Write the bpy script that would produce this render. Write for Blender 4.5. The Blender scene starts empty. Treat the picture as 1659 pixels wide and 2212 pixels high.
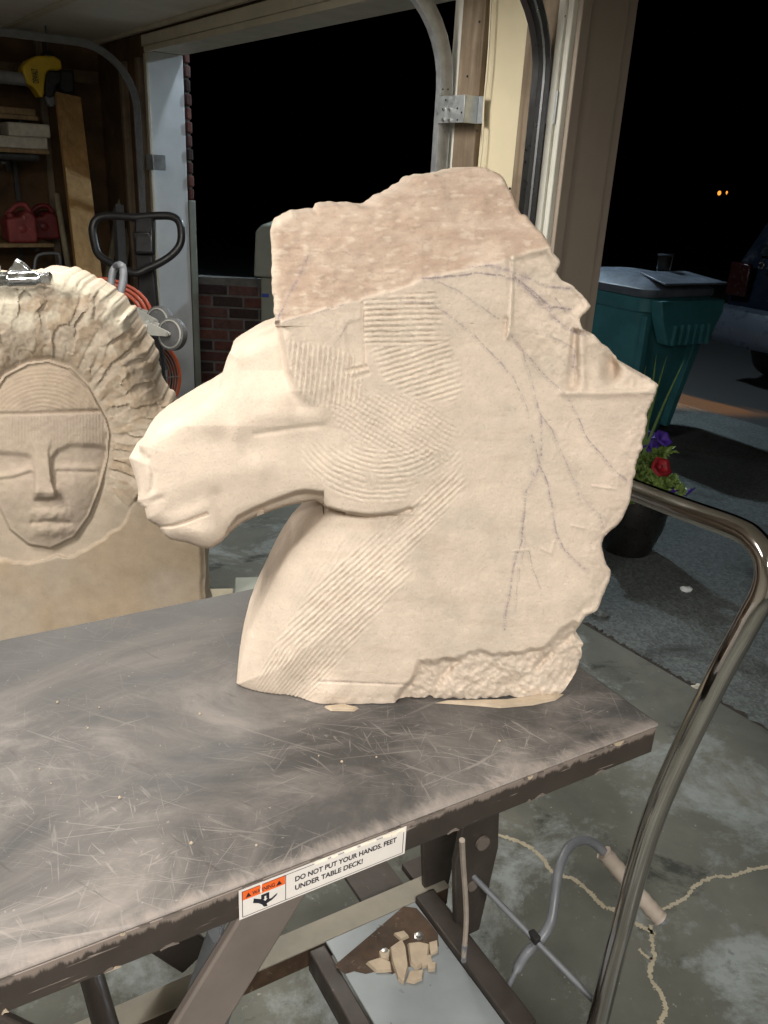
import bpy, bmesh, math, random
import numpy as np
from mathutils import Vector, Matrix
random.seed(7)
scn = bpy.context.scene
COL = scn.collection
R = math.radians

# ------------------------------------------------------------------ camera
CAM_H = 1.45
PITCH, ROLL, FPX = R(21.91), R(3.03), 1800.0
IW, IH = 1659.0, 2212.0
fw = np.array([0, math.cos(PITCH), -math.sin(PITCH)])
rx = np.array([1.0, 0, 0]); up = np.cross(rx, fw)
RX = math.cos(ROLL)*rx + math.sin(ROLL)*up
UP = -math.sin(ROLL)*rx + math.cos(ROLL)*up
CAM = np.array([0, 0, CAM_H])
cd = bpy.data.cameras.new('camera'); cam = bpy.data.objects.new('camera', cd); COL.objects.link(cam)
cd.sensor_fit = 'VERTICAL'; cd.sensor_height = 24.0; cd.lens = 24.0*FPX/IH
cd.clip_start = 0.02; cd.clip_end = 500
cam.matrix_world = Matrix(((RX[0], UP[0], -fw[0], CAM[0]), (RX[1], UP[1], -fw[1], CAM[1]), (RX[2], UP[2], -fw[2], CAM[2]), (0, 0, 0, 1)))
scn.camera = cam
scn.render.resolution_x, scn.render.resolution_y = 768, 1024

# ------------------------------------------------------------------ night sky and exposure
wld = bpy.data.worlds.new('World'); scn.world = wld; wld.use_nodes = True
wn_ = wld.node_tree.nodes; wl_ = wld.node_tree.links
sky = wn_.new('ShaderNodeTexSky'); sky.sky_type = 'NISHITA'; sky.sun_disc = False
sky.sun_elevation = R(-4); sky.sun_rotation = R(200)
wl_.new(sky.outputs[0], wn_['Background'].inputs[0]); wn_['Background'].inputs[1].default_value = 0.002
scn.view_settings.view_transform = 'Standard'; scn.view_settings.look = 'None'
scn.view_settings.exposure = 0.0; scn.view_settings.gamma = 1.0
try:
    scn.cycles.max_bounces = 6; scn.cycles.diffuse_bounces = 4; scn.cycles.glossy_bounces = 4
except Exception: pass

# ------------------------------------------------------------------ frames of reference
TA, WA = R(58.76), R(-35.94)
TL = np.array([math.sin(TA), math.cos(TA), 0]); TS = np.array([-math.cos(TA), math.sin(TA), 0])   # lift table: along, across
WD = np.array([math.sin(WA), math.cos(WA), 0]); WN = np.array([math.cos(WA), -math.sin(WA), 0])   # front wall: along, outward
Z3 = np.array([0, 0, 1.0])
def ray(x, y):
    d = (x-IW/2)*RX - (y-IH/2)*UP + FPX*fw
    return d/np.linalg.norm(d)
def onp(x, y, p, n):
    d = ray(x, y); return CAM + d*(np.dot(np.asarray(p)-CAM, n)/np.dot(d, n))
def onz(x, y, z): return onp(x, y, (0, 0, z), Z3)
def atd(x, y, depth):
    d = ray(x, y); return CAM + d*(depth/np.dot(d, fw))
def W(s, n, z): return WD*s + WN*n + Z3*z
ZD = 0.868
TO = onz(1425, 1562, ZD)
def T(a, b, z): return np.array([TO[0], TO[1], 0]) + TL*a + TS*b + Z3*z

# ------------------------------------------------------------------ materials
MATS = {}
def nt(name):
    m = bpy.data.materials.new(name); m.use_nodes = True; MATS[name] = m
    t = m.node_tree; return m, t, t.nodes['Principled BSDF']
def ramp(t, src, stops, interp='LINEAR'):
    r = t.nodes.new('ShaderNodeValToRGB'); r.color_ramp.interpolation = interp
    e = r.color_ramp.elements
    while len(e) < len(stops): e.new(0.5)
    for i, (p, c) in enumerate(stops):
        e[i].position = p; e[i].color = (*c, 1) if len(c) == 3 else c
    t.links.new(src, r.inputs[0]); return r.outputs[0]
def noise(t, scale, detail=4, rough=.55, vec=None, dist=0.0):
    n = t.nodes.new('ShaderNodeTexNoise'); n.inputs['Scale'].default_value = scale
    n.inputs['Detail'].default_value = detail; n.inputs['Roughness'].default_value = rough
    n.inputs['Distortion'].default_value = dist
    if vec is not None: t.links.new(vec, n.inputs['Vector'])
    return n.outputs['Fac']
def coords(t, rot=(0, 0, 0), scale=(1, 1, 1), loc=(0, 0, 0)):
    g = t.nodes.new('ShaderNodeNewGeometry'); m = t.nodes.new('ShaderNodeMapping')
    m.inputs['Rotation'].default_value = rot; m.inputs['Scale'].default_value = scale; m.inputs['Location'].default_value = loc
    if any(rot) and scale != (1, 1, 1):
        m0 = t.nodes.new('ShaderNodeMapping'); m0.inputs['Rotation'].default_value = rot; m.inputs['Rotation'].default_value = (0, 0, 0)
        t.links.new(g.outputs['Position'], m0.inputs['Vector']); t.links.new(m0.outputs[0], m.inputs['Vector'])
    else: t.links.new(g.outputs['Position'], m.inputs['Vector'])
    return m.outputs[0]
def ocoords(t, rot=(0, 0, 0), scale=(1, 1, 1), loc=(0, 0, 0)):
    g = t.nodes.new('ShaderNodeTexCoord'); m = t.nodes.new('ShaderNodeMapping')
    m.inputs['Rotation'].default_value = rot; m.inputs['Scale'].default_value = scale; m.inputs['Location'].default_value = loc
    t.links.new(g.outputs['Object'], m.inputs['Vector']); return m.outputs[0]
def mix(t, fac, a, b, mode='MIX'):
    n = t.nodes.new('ShaderNodeMix'); n.data_type = 'RGBA'; n.blend_type = mode
    for s, v in ((n.inputs[0], fac), (n.inputs[6], a), (n.inputs[7], b)):
        if isinstance(v, (int, float)): s.default_value = v
        elif isinstance(v, tuple): s.default_value = (*v, 1) if len(v) == 3 else v
        else: t.links.new(v, s)
    return n.outputs[2]
def math_(t, op, a, b=None):
    n = t.nodes.new('ShaderNodeMath'); n.operation = op
    for i, v in enumerate((a, b)):
        if v is None: continue
        if isinstance(v, (int, float)): n.inputs[i].default_value = v
        else: t.links.new(v, n.inputs[i])
    return n.outputs[0]
def bump(t, bs, h, strength=.3, dist=.002):
    b = t.nodes.new('ShaderNodeBump'); b.inputs['Strength'].default_value = strength; b.inputs['Distance'].default_value = dist
    t.links.new(h, b.inputs['Height']); t.links.new(b.outputs[0], bs.inputs['Normal'])
def simple(name, c, rough=.6, metal=0.0, var=.25, scale=12, bmp=.0, bdist=.001, c2=None, wear=None, rvar=.15):
    """base colour that wanders by +-var over a noise, with optional wear colour in patches"""
    m, t, b = nt(name)
    v = coords(t)
    n1 = noise(t, scale, 6, .6, v)
    lo = tuple(x*(1-var) for x in c); hi = c2 or tuple(min(1, x*(1+var)) for x in c)
    colr = ramp(t, n1, [(.3, lo), (.7, hi)])
    if wear:
        n2 = noise(t, scale*3.1, 8, .7, v, .4)
        f = ramp(t, n2, [(wear[1], (0, 0, 0)), (wear[1]+.08, (1, 1, 1))])
        colr = mix(t, f, colr, wear[0])
    t.links.new(colr, b.inputs['Base Color'])
    rr = ramp(t, noise(t, scale*2.3, 4, .6, v), [(.3, (max(0, rough-rvar),)*3), (.7, (min(1, rough+rvar),)*3)])
    t.links.new(rr, b.inputs['Roughness']); b.inputs['Metallic'].default_value = metal
    if bmp: bump(t, b, noise(t, scale*6, 5, .65, v), bmp, bdist)
    return m
def emis(name, c, s):
    m, t, b = nt(name); b.inputs['Base Color'].default_value = (*c, 1)
    b.inputs['Emission Color'].default_value = (*c, 1); b.inputs['Emission Strength'].default_value = s
    return m

# carved sandstone: colour of the stone (fresh cuts, weathered skin, pencil marks) is stored per vertex
m, t, b = nt('sandstone')
at_ = t.nodes.new('ShaderNodeAttribute'); at_.attribute_name = 'tint'
v = ocoords(t)
f1 = ramp(t, noise(t, 28, 6, .65, v), [(.3, (.86, .85, .84)), (.7, (1.06, 1.05, 1.04))])
f2 = ramp(t, noise(t, 420, 3, .6, v), [(.30, (.68, .65, .62)), (.44, (1, 1, 1))])
c = mix(t, 1.0, at_.outputs['Color'], f1, 'MULTIPLY'); c = mix(t, .38, c, f2, 'MULTIPLY')
t.links.new(c, b.inputs['Base Color']); b.inputs['Roughness'].default_value = .95
b.inputs['Specular IOR Level'].default_value = .15
hh = math_(t, 'ADD', noise(t, 330, 5, .7, v), math_(t, 'MULTIPLY', noise(t, 90, 4, .6, v), .35))
bump(t, b, hh, .34, .0025)

# lift-table deck: grey-brown painted steel under scratches and rubbed-in stone dust
m, t, b = nt('deck_steel')
v = coords(t, rot=(0, 0, TA-R(90)))
base = ramp(t, noise(t, 5, 5, .6, v), [(.3, (.042, .041, .040)), (.7, (.074, .072, .071))])
dustn = noise(t, 3.4, 10, .68, coords(t, rot=(0, 0, TA-R(90)), scale=(1, 1.6, 1)), .8)
dt = t.nodes.new('ShaderNodeVectorMath'); dt.operation = 'DOT_PRODUCT'; gg = t.nodes.new('ShaderNodeNewGeometry')
t.links.new(gg.outputs['Position'], dt.inputs[0]); dt.inputs[1].default_value = tuple(TS)
bb = math_(t, 'SUBTRACT', dt.outputs['Value'], float(np.dot(TO, TS)))          # metres in from the front edge
front = ramp(t, math_(t, 'ADD', bb, math_(t, 'MULTIPLY', noise(t, 3, 5, .6, v), .22)), [(.22, (1, 1, 1)), (.50, (.34,)*3)])
dust = math_(t, 'MULTIPLY', ramp(t, dustn, [(.40, (0, 0, 0)), (.52, (.35,)*3), (.64, (1,)*3)]), front)
c = mix(t, dust, base, (.245, .218, .20))
fr = noise(t, 1, 5, .7, coords(t, rot=(0, 0, TA-R(90)), scale=(70, 22, 1)), .3)
fringe = ramp(t, math_(t, 'ADD', bb, math_(t, 'MULTIPLY', fr, .035)), [(.014, (.8,)*3), (.032, (0, 0, 0))])
c = mix(t, fringe, c, (.29, .25, .225))
sc = None
for i, (ang, sx, sy, th) in enumerate([(20, 9, 230, .63), (-38, 13, 190, .65), (67, 11, 210, .655), (3, 7, 320, .64), (-72, 15, 260, .66), (42, 20, 180, .66), (-15, 6, 380, .64), (88, 16, 300, .66)]):
    n = noise(t, 1, 3, .5, coords(t, rot=(0, 0, R(ang)), scale=(sx, sy, 1), loc=(i*3.7, i*1.9, 0)), 1.2)
    r_ = ramp(t, n, [(th, (0, 0, 0)), (th+.06, (1, 1, 1))])
    sc = r_ if sc is None else math_(t, 'MAXIMUM', sc, r_)
gate = ramp(t, noise(t, 6, 4, .6, v), [(.36, (.03,)*3), (.64, (.45,)*3)])
c = mix(t, math_(t, 'MULTIPLY', math_(t, 'MULTIPLY', sc, gate), front), c, (.32, .29, .27))
dk = noise(t, 1, 4, .6, coords(t, rot=(0, 0, R(33)), scale=(9, 60, 1), loc=(9, 4, 0)), .8)
c = mix(t, ramp(t, dk, [(.64, (0, 0, 0)), (.72, (.55,)*3)]), c, (.05, .043, .038))
spk = ramp(t, noise(t, 190, 3, .5, v), [(.70, (0, 0, 0)), (.74, (1, 1, 1))])
c = mix(t, math_(t, 'MULTIPLY', spk, .35), c, (.4, .36, .32))
t.links.new(c, b.inputs['Base Color'])
t.links.new(ramp(t, dustn, [(.35, (.46,)*3), (.65, (.74,)*3)]), b.inputs['Roughness'])
b.inputs['Specular IOR Level'].default_value = .36
bump(t, b, math_(t, 'ADD', sc, noise(t, 90, 4, .6, v)), .10, .001)

# deck skirt
m, t, b = nt('skirt_paint')
v = coords(t)
base = ramp(t, noise(t, 14, 5, .6, v), [(.3, (.030, .0235, .020)), (.7, (.048, .038, .032))])
n = noise(t, 1, 4, .55, coords(t, rot=(0, 0, TA-R(90)), scale=(18, 1, 240)), .3)
c = mix(t, ramp(t, n, [(.66, (0, 0, 0)), (.72, (.8,)*3)]), base, (.33, .28, .245))
n = noise(t, 70, 6, .7, v); c = mix(t, ramp(t, n, [(.68, (0, 0, 0)), (.74, (.8,)*3)]), c, (.22, .185, .16))
sp_ = t.nodes.new('ShaderNodeSeparateXYZ'); g_ = t.nodes.new('ShaderNodeNewGeometry'); t.links.new(g_.outputs['Position'], sp_.inputs[0])
zz = math_(t, 'ADD', math_(t, 'SUBTRACT', ZD, sp_.outputs['Z']), math_(t, 'MULTIPLY', noise(t, 1, 5, .7, coords(t, rot=(0, 0, TA-R(90)), scale=(120, 1, 14))), -.022))
c = mix(t, ramp(t, zz, [(-.008, (.8,)*3), (.0015, (0, 0, 0))]), c, (.24, .195, .17))
t.links.new(c, b.inputs['Base Color']); b.inputs['Roughness'].default_value = .5
bump(t, b, noise(t, 200, 3, .5, v), .1, .0006)

# concrete garage floor
m, t, b = nt('garage_concrete')
v = coords(t)
c = ramp(t, noise(t, 1.7, 7, .62, v, .3), [(.28, (.055, .058, .05)), (.5, (.105, .108, .093)), (.72, (.17, .165, .14))])
n = noise(t, 3.2, 12, .74, coords(t, loc=(3, 8, 0)), .35)
c = mix(t, ramp(t, n, [(.51, (0, 0, 0)), (.63, (.75,)*3)]), c, (.27, .30, .30))
n = noise(t, 4.5, 11, .74, coords(t, loc=(13, 2, 0)), .3)
c = mix(t, ramp(t, n, [(.57, (0, 0, 0)), (.66, (.85,)*3)]), c, (.028, .031, .026))
n = noise(t, 60, 4, .7, v); c = mix(t, ramp(t, n, [(.66, (0, 0, 0)), (.72, (.7,)*3)]), c, (.36, .35, .31))
t.links.new(c, b.inputs['Base Color'])
t.links.new(ramp(t, noise(t, 4, 5, .6, v), [(.3, (.60,)*3), (.7, (.9,)*3)]), b.inputs['Roughness'])
b.inputs['Specular IOR Level'].default_value = .3
bump(t, b, noise(t, 45, 6, .65, v), .25, .003)

# driveway with exposed aggregate
m, t, b = nt('driveway_concrete')
v = coords(t)
c = ramp(t, noise(t, 1.3, 6, .6, v), [(.3, (.070, .080, .078)), (.7, (.125, .138, .134))])
vo = t.nodes.new('ShaderNodeTexVoronoi'); vo.inputs['Scale'].default_value = 95; t.links.new(v, vo.inputs['Vector'])
c = mix(t, .55, c, ramp(t, vo.outputs['Color'], [(.2, (.35,)*3), (.9, (1.5,)*3)]), 'MULTIPLY')
n = noise(t, 2.2, 6, .65, coords(t, loc=(5, 1, 0)), .8)
c = mix(t, ramp(t, n, [(.54, (0, 0, 0)), (.66, (.85,)*3)]), c, (.028, .028, .024))
t.links.new(c, b.inputs['Base Color']); b.inputs['Roughness'].default_value = .8
bump(t, b, vo.outputs['Distance'], .7, .004)

simple('asphalt', (.05, .05, .05), .8, var=.3, scale=60, bmp=.6, bdist=.006)
simple('ceiling_board', (.74, .71, .63), .9, var=.1, scale=3, bmp=.1)
simple('drywall', (.62, .58, .50), .9, var=.08, scale=3)
simple('old_wall_wood', (.11, .062, .028), .85, var=.5, scale=5, bmp=.4, bdist=.002)
simple('header_wood', (.16, .105, .06), .85, var=.4, scale=7, bmp=.3)
simple('trim_cream', (.60, .55, .44), .6, var=.10, scale=8, wear=((.34, .28, .20), .70))
simple('panel_cream', (.66, .58, .40), .75, var=.06, scale=4, wear=((.72, .66, .52), .66))
simple('jamb_white', (.62, .64, .66), .55, var=.08, scale=6, wear=((.40, .40, .40), .70))
simple('jamb_taupe', (.36, .30, .245), .7, var=.06, scale=4)
simple('trim_white', (.70, .69, .62), .5, var=.08, scale=10)
simple('galvanized', (.52, .55, .57), .42, metal=.75, var=.16, scale=22)
simple('galv_shadow', (.30, .31, .31), .4, metal=.8, var=.2, scale=22)
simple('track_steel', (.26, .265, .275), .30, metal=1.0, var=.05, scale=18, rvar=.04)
simple('bolt_zinc', (.50, .50, .48), .3, metal=.9, var=.1, scale=40)
simple('cream_wire', (.70, .62, .45), .5, var=.05)
simple('mortar', (.13, .125, .115), .95, var=.3, scale=20, bmp=.5, bdist=.004)
simple('black_paint', (.012, .012, .013), .42, var=.3, scale=30, wear=((.10, .10, .10), .72))
simple('black_rubber', (.02, .02, .02), .7, var=.3, scale=30)
simple('grey_paint', (.17, .18, .20), .45, var=.15, scale=16, wear=((.34, .35, .36), .66))
simple('grey_wheel', (.07, .07, .072), .6, var=.2, scale=20, wear=((.3, .3, .3), .62))
simple('zinc_pale', (.30, .30, .275), .45, metal=.4, var=.12, scale=30)
simple('orange_paint', (.52, .085, .02), .5, var=.2, scale=14)
simple('orange_dark', (.30, .045, .015), .55, var=.25, scale=14)
simple('yellow_plastic', (.62, .42, .02), .45, var=.12, scale=10)
simple('red_plastic', (.24, .04, .04), .6, var=.25, scale=12, wear=((.36, .2, .19), .62))
simple('dark_red_plastic', (.16, .018, .018), .5, var=.3, scale=12)
simple('stone_block', (.50, .47, .40), .9, var=.2, scale=30, bmp=.4, wear=((.2, .18, .15), .66))
simple('dark_pipe', (.05, .052, .052), .5, var=.3, scale=20)
simple('grey_pipe', (.20, .205, .21), .5, var=.2, scale=20)
simple('brown_base', (.045, .036, .031), .5, var=.3, scale=12, wear=((.16, .13, .10), .66), bmp=.1)
simple('leg_paint', (.15, .125, .11), .5, var=.12, scale=12, wear=((.26, .22, .19), .70))
simple('rust_channel', (.055, .032, .018), .7, var=.6, scale=16, wear=((.20, .155, .11), .60), bmp=.2)
simple('rail_dust', (.24, .235, .205), .9, var=.2, scale=6, c2=(.34, .30, .235))
simple('zinc_plate', (.27, .295, .31), .35, metal=.25, var=.16, scale=5, wear=((.30, .26, .2), .68))
simple('flake_stone', (.42, .34, .25), .95, var=.15, scale=40, bmp=.3)
simple('crack_fill', (.36, .32, .235), .9, var=.12, scale=40, bmp=.3)
simple('grip_rubber', (.40, .34, .29), .6, var=.12, scale=30)
simple('bin_teal', (.034, .15, .175), .5, var=.18, scale=9, wear=((.08, .22, .24), .70))
simple('bin_lid', (.085, .10, .125), .45, var=.35, scale=9)
simple('white_plastic', (.7, .72, .74), .5, var=.05)
simple('pot_dark', (.014, .013, .012), .35, var=.5, scale=18)
simple('soil', (.03, .022, .016), .95, var=.4, scale=60)
simple('leaf_green', (.13, .24, .04), .55, var=.45, scale=40, c2=(.32, .44, .12))
simple('spike_green', (.16, .26, .07), .5, var=.3, scale=30)
simple('petal_purple', (.085, .035, .36), .6, var=.4, scale=50)
simple('petal_red', (.30, .012, .02), .6, var=.4, scale=50)
simple('car_paint', (.003, .0045, .008), .16, var=.2, scale=4)
simple('car_bumper', (.035, .042, .055), .35, var=.25, scale=6, wear=((.10, .11, .12), .62))
simple('car_glass', (.004, .005, .006), .05, var=.1)
simple('chrome', (.50, .475, .455), .12, metal=1, var=.08, scale=14, rvar=.05)
simple('tool_chrome', (.62, .63, .65), .22, metal=1, var=.15, scale=30)
simple('plate_white', (.6, .62, .62), .5, var=.05)
simple('plate_yellow', (.7, .6, .05), .5, var=.05)
simple('tail_red', (.010, .002, .002), .2, var=.1)
simple('cabinet_pale', (.22, .235, .20), .7, var=.12, scale=8)
simple('tape_blue', (.02, .05, .30), .6, var=.1)
simple('sticker_white', (.70, .66, .63), .45, var=.05, scale=20)
simple('sticker_orange', (.78, .13, .02), .45, var=.06, scale=20)
simple('ink_black', (.012, .012, .02), .6, var=.1)
simple('torn_paper', (.74, .66, .56), .9, var=.1, scale=60)
simple('bench_wood', (.34, .30, .22), .8, var=.2, scale=14)
simple('lamp_housing', (.5, .5, .5), .5, var=.05)
simple('marker', (.1, .08, .1), .8)
emis('tube_glow', (1.0, .95, .86), 6.0)
emis('flood_glow', (.82, .92, 1.0), 20.0)
emis('sodium_glow', (1.0, .34, .05), 1.5)
m, t, b = nt('clear_plastic'); b.inputs['Base Color'].default_value = (.75, .8, .85, 1); b.inputs['Roughness'].default_value = .05
b.inputs['Transmission Weight'].default_value = 1.0; b.inputs['IOR'].default_value = 1.3
# timber with grain along its length (object space z)
def timber(name, c, c2, along='Z'):
    m, t, b = nt(name)
    sc_ = {'Z': (38, 38, 2.2), 'X': (2.2, 38, 38), 'Y': (38, 2.2, 38)}[along]
    n = noise(t, 1, 6, .6, coords(t, scale=sc_), .6)
    col_ = ramp(t, n, [(.3, c), (.7, c2)])
    n2 = noise(t, 9, 4, .6, coords(t)); col_ = mix(t, ramp(t, n2, [(.35, (.5,)*3), (.6, (1,)*3)]), tuple(x*.55 for x in c), col_)
    t.links.new(col_, b.inputs['Base Color']); b.inputs['Roughness'].default_value = .75
    bump(t, b, n, .25, .0015)
timber('plank_fir', (.30, .165, .055), (.46, .28, .11))
timber('stud_weathered', (.15, .105, .065), (.30, .235, .165))
timber('lumber_pale', (.26, .22, .14), (.36, .31, .21))
timber('shelf_wood', (.20, .13, .06), (.32, .22, .11))
BR = []
for i, c in enumerate([(.10, .036, .028), (.13, .05, .038), (.075, .028, .024), (.035, .019, .018), (.10, .047, .04)]):
    simple('brick_%d' % i, c, .9, var=.3, scale=25, bmp=.6, bdist=.003, wear=((.14, .11, .10), .66)); BR.append('brick_%d' % i)

# ------------------------------------------------------------------ mesh builder
ORG = {}
class MB:
    def __init__(s): s.v = []; s.f = []
    def add(s, vs, fs):
        k = len(s.v); s.v += [tuple(map(float, p)) for p in vs]; s.f += [[i+k for i in f] for f in fs]; return s
    def box(s, c, size, ax=None):
        c = np.asarray(c, float); ax = np.eye(3) if ax is None else np.asarray(ax)
        h = np.asarray(size)/2.0
        vs = [c + ax[0]*h[0]*i + ax[1]*h[1]*j + ax[2]*h[2]*k for k in (-1, 1) for j in (-1, 1) for i in (-1, 1)]
        return s.add(vs, [(0, 2, 3, 1), (4, 5, 7, 6), (0, 1, 5, 4), (2, 6, 7, 3), (0, 4, 6, 2), (1, 3, 7, 5)])
    def span(s, fn, lo, hi):
        """box between two corners of a local frame fn(a,b,c)"""
        vs = [fn((lo, hi)[i][0], (lo, hi)[j][1], (lo, hi)[k][2]) for k in (0, 1) for j in (0, 1) for i in (0, 1)]
        return s.add(vs, [(0, 2, 3, 1), (4, 5, 7, 6), (0, 1, 5, 4), (2, 6, 7, 3), (0, 4, 6, 2), (1, 3, 7, 5)])
    def bar(s, p, q, w, h, upv=Z3):
        p = np.asarray(p, float); q = np.asarray(q, float); d = q-p; L = np.linalg.norm(d); d /= L
        x = np.cross(d, upv); x /= np.linalg.norm(x); y = np.cross(x, d)
        return s.box((p+q)/2, (w, L, h), [x, d, y])
    def tube(s, pts, r, n=12, closed=False, cap=True, prof=None):
        P = [np.asarray(p, float) for p in pts]; N = len(P)
        rs = [r]*N if np.isscalar(r) else list(r)
        tan = []
        for i in range(N):
            a = P[(i-1) % N] if (closed or i > 0) else P[i]; c = P[(i+1) % N] if (closed or i < N-1) else P[i]
            d = c-a; tan.append(d/np.linalg.norm(d))
        ref = np.array([0, 0, 1.]) if abs(tan[0][2]) < .9 else np.array([1., 0, 0])
        x = np.cross(tan[0], ref); x /= np.linalg.norm(x)
        vs = []
        for i in range(N):
            x = x - tan[i]*np.dot(x, tan[i]); x /= np.linalg.norm(x); y = np.cross(tan[i], x)
            for k in range(n):
                a = 2*math.pi*k/n; vs.append(P[i] + rs[i]*(math.cos(a)*x + math.sin(a)*y))
        fs = []
        for i in range(N if closed else N-1):
            j = (i+1) % N
            for k in range(n): fs.append((i*n+k, i*n+(k+1) % n, j*n+(k+1) % n, j*n+k))
        if cap and not closed: fs += [tuple(range(n))[::-1], tuple((N-1)*n+k for k in range(n))]
        return s.add(vs, fs)
    def lathe(s, prof, o, ax=Z3, n=24, closed=False):
        o = np.asarray(o, float); ax = np.asarray(ax, float)/np.linalg.norm(ax)
        ref = np.array([1., 0, 0]) if abs(ax[0]) < .9 else np.array([0, 1., 0])
        x = np.cross(ax, ref); x /= np.linalg.norm(x); y = np.cross(ax, x)
        vs = [o + ax*h + r*(math.cos(2*math.pi*k/n)*x + math.sin(2*math.pi*k/n)*y) for r, h in prof for k in range(n)]
        fs = []; M = len(prof)
        for i in range(M if closed else M-1):
            j = (i+1) % M
            for k in range(n): fs.append((i*n+k, i*n+(k+1) % n, j*n+(k+1) % n, j*n+k))
        if not closed:
            fs += [tuple(range(n))[::-1], tuple((M-1)*n+k for k in range(n))]
        return s.add(vs, fs)
    def prism(s, poly, d):
        poly = [np.asarray(p, float) for p in poly]; d = np.asarray(d, float); n = len(poly)
        return s.add(poly + [p+d for p in poly], [tuple(range(n))[::-1], tuple(range(n, 2*n))] + [(i, (i+1) % n, n+(i+1) % n, n+i) for i in range(n)])
    def build(s, name, mat, parent=None, smooth=40, bev=0, seg=2, doubles=False):
        me = bpy.data.meshes.new(name)
        o3 = ORG[parent.name] if parent is not None else np.zeros(3)
        me.from_pydata([(p[0]-o3[0], p[1]-o3[1], p[2]-o3[2]) for p in s.v], [], s.f)
        bm = bmesh.new(); bm.from_mesh(me)
        if doubles: bmesh.ops.remove_doubles(bm, verts=bm.verts, dist=1e-5)
        bmesh.ops.recalc_face_normals(bm, faces=bm.faces); bm.to_mesh(me); bm.free()
        me.materials.append(MATS[mat])
        if smooth:
            me.polygons.foreach_set('use_smooth', [True]*len(me.polygons)); me.set_sharp_from_angle(angle=R(smooth))
        o = bpy.data.objects.new(name, me); COL.objects.link(o)
        ORG[o.name] = o3
        if parent is not None: o.parent = parent
        if bev:
            md = o.modifiers.new('bevel', 'BEVEL'); md.width = bev; md.segments = seg; md.limit_method = 'ANGLE'; md.angle_limit = R(35)
        return o
def tag(o, label, cat, group=None):
    o['label'] = label; o['category'] = cat
    if group: o['group'] = group
    return o
def struct(o): o['kind'] = 'structure'; return o
def thing(name, label, cat, loc, group=None):
    o = bpy.data.objects.new(name, None); COL.objects.link(o); o.location = tuple(map(float, loc)); o.empty_display_size = .1
    ORG[o.name] = np.array(loc, float); return tag(o, label, cat, group)
def arc(pts, k=6):
    """Catmull-Rom through points"""
    P = [np.asarray(p, float) for p in pts]; out = []
    for i in range(len(P)-1):
        p0 = P[max(i-1, 0)]; p1 = P[i]; p2 = P[i+1]; p3 = P[min(i+2, len(P)-1)]
        for j in range(k):
            u = j/k; out.append(.5*((2*p1) + (-p0+p2)*u + (2*p0-5*p1+4*p2-p3)*u*u + (-p0+3*p1-3*p2+p3)*u**3))
    out.append(P[-1]); return out

# ================================================================== lamps of the place
def area(name, loc, aim, sx, sy, power, colr, parent=None):
    l = bpy.data.lights.new(name, 'AREA'); l.shape = 'RECTANGLE'; l.size = sx; l.size_y = sy; l.energy = power; l.color = colr
    o = bpy.data.objects.new(name, l); COL.objects.link(o)
    d = Vector(aim)-Vector(loc); o.rotation_euler = d.to_track_quat('-Z', 'Y').to_euler()
    off = ORG[parent.name] if parent is not None else np.zeros(3)
    o.location = tuple(float(loc[i]-off[i]) for i in range(3))
    if parent is not None: o.parent = parent
    return o
ZC = 2.14            # garage ceiling
def shop_light(loc, ang, length, power, label):
    """twin-tube ceiling fixture with its own light"""
    t_ = thing('ceiling_light', label, 'ceiling light', (loc[0], loc[1], ZC), 'shop lights on the garage ceiling')
    ax = [np.array([math.cos(ang), math.sin(ang), 0]), np.array([-math.sin(ang), math.cos(ang), 0]), Z3]
    MB().box((loc[0], loc[1], ZC-.03), (length+.06, .16, .055), ax).build('housing', 'lamp_housing', t_, bev=.004)
    for k in (-1, 1):
        p = np.array([loc[0], loc[1], ZC-.075]) + ax[1]*.04*k
        MB().tube([p-ax[0]*length/2, p+ax[0]*length/2], .013, 10).build('tube', 'tube_glow', t_)
    l = area('light', (loc[0], loc[1], ZC-.10), (loc[0], loc[1], 0), length, .22, power, (1.0, .955, .885), t_)
    l.rotation_euler = (0, 0, ang)
    return t_
shop_light((-1.25, .45), R(60), 1.2, 47, 'twin tube shop light on garage ceiling left of the horse carving')
shop_light((.25, -.75), R(20), 1.2, 80, 'twin tube shop light on garage ceiling behind the photographer')

shop_light((-.62, 2.25), R(55), 1.0, 27, 'twin tube shop light on garage ceiling near the post between the doors')
# flood lamp on a pole in the yard, hidden behind the post between the doors
fl = W(4.62, 4.1, 0)
t_ = thing('yard_lamp', 'cool white flood lamp on a pole standing behind the post between the doors', 'lamp post', fl)
MB().lathe([(.09, 0), (.09, .02), (.035, .03), (.028, 2.6)], fl, n=16).build('pole', 'black_paint', t_)
MB().box(fl+Z3*2.66, (.22, .22, .10)).build('lamp_head', 'lamp_housing', t_, bev=.01)
MB().box(fl+Z3*2.605, (.16, .16, .008)).build('lens', 'flood_glow', t_)
l = bpy.data.lights.new('light', 'SPOT'); l.energy = 1500; l.color = (.72, .89, 1.0); l.spot_size = R(165); l.spot_blend = .3; l.shadow_soft_size = .04
o = bpy.data.objects.new('light', l); COL.objects.link(o); o.location = (0, 0, 2.595); o.parent = t_

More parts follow.
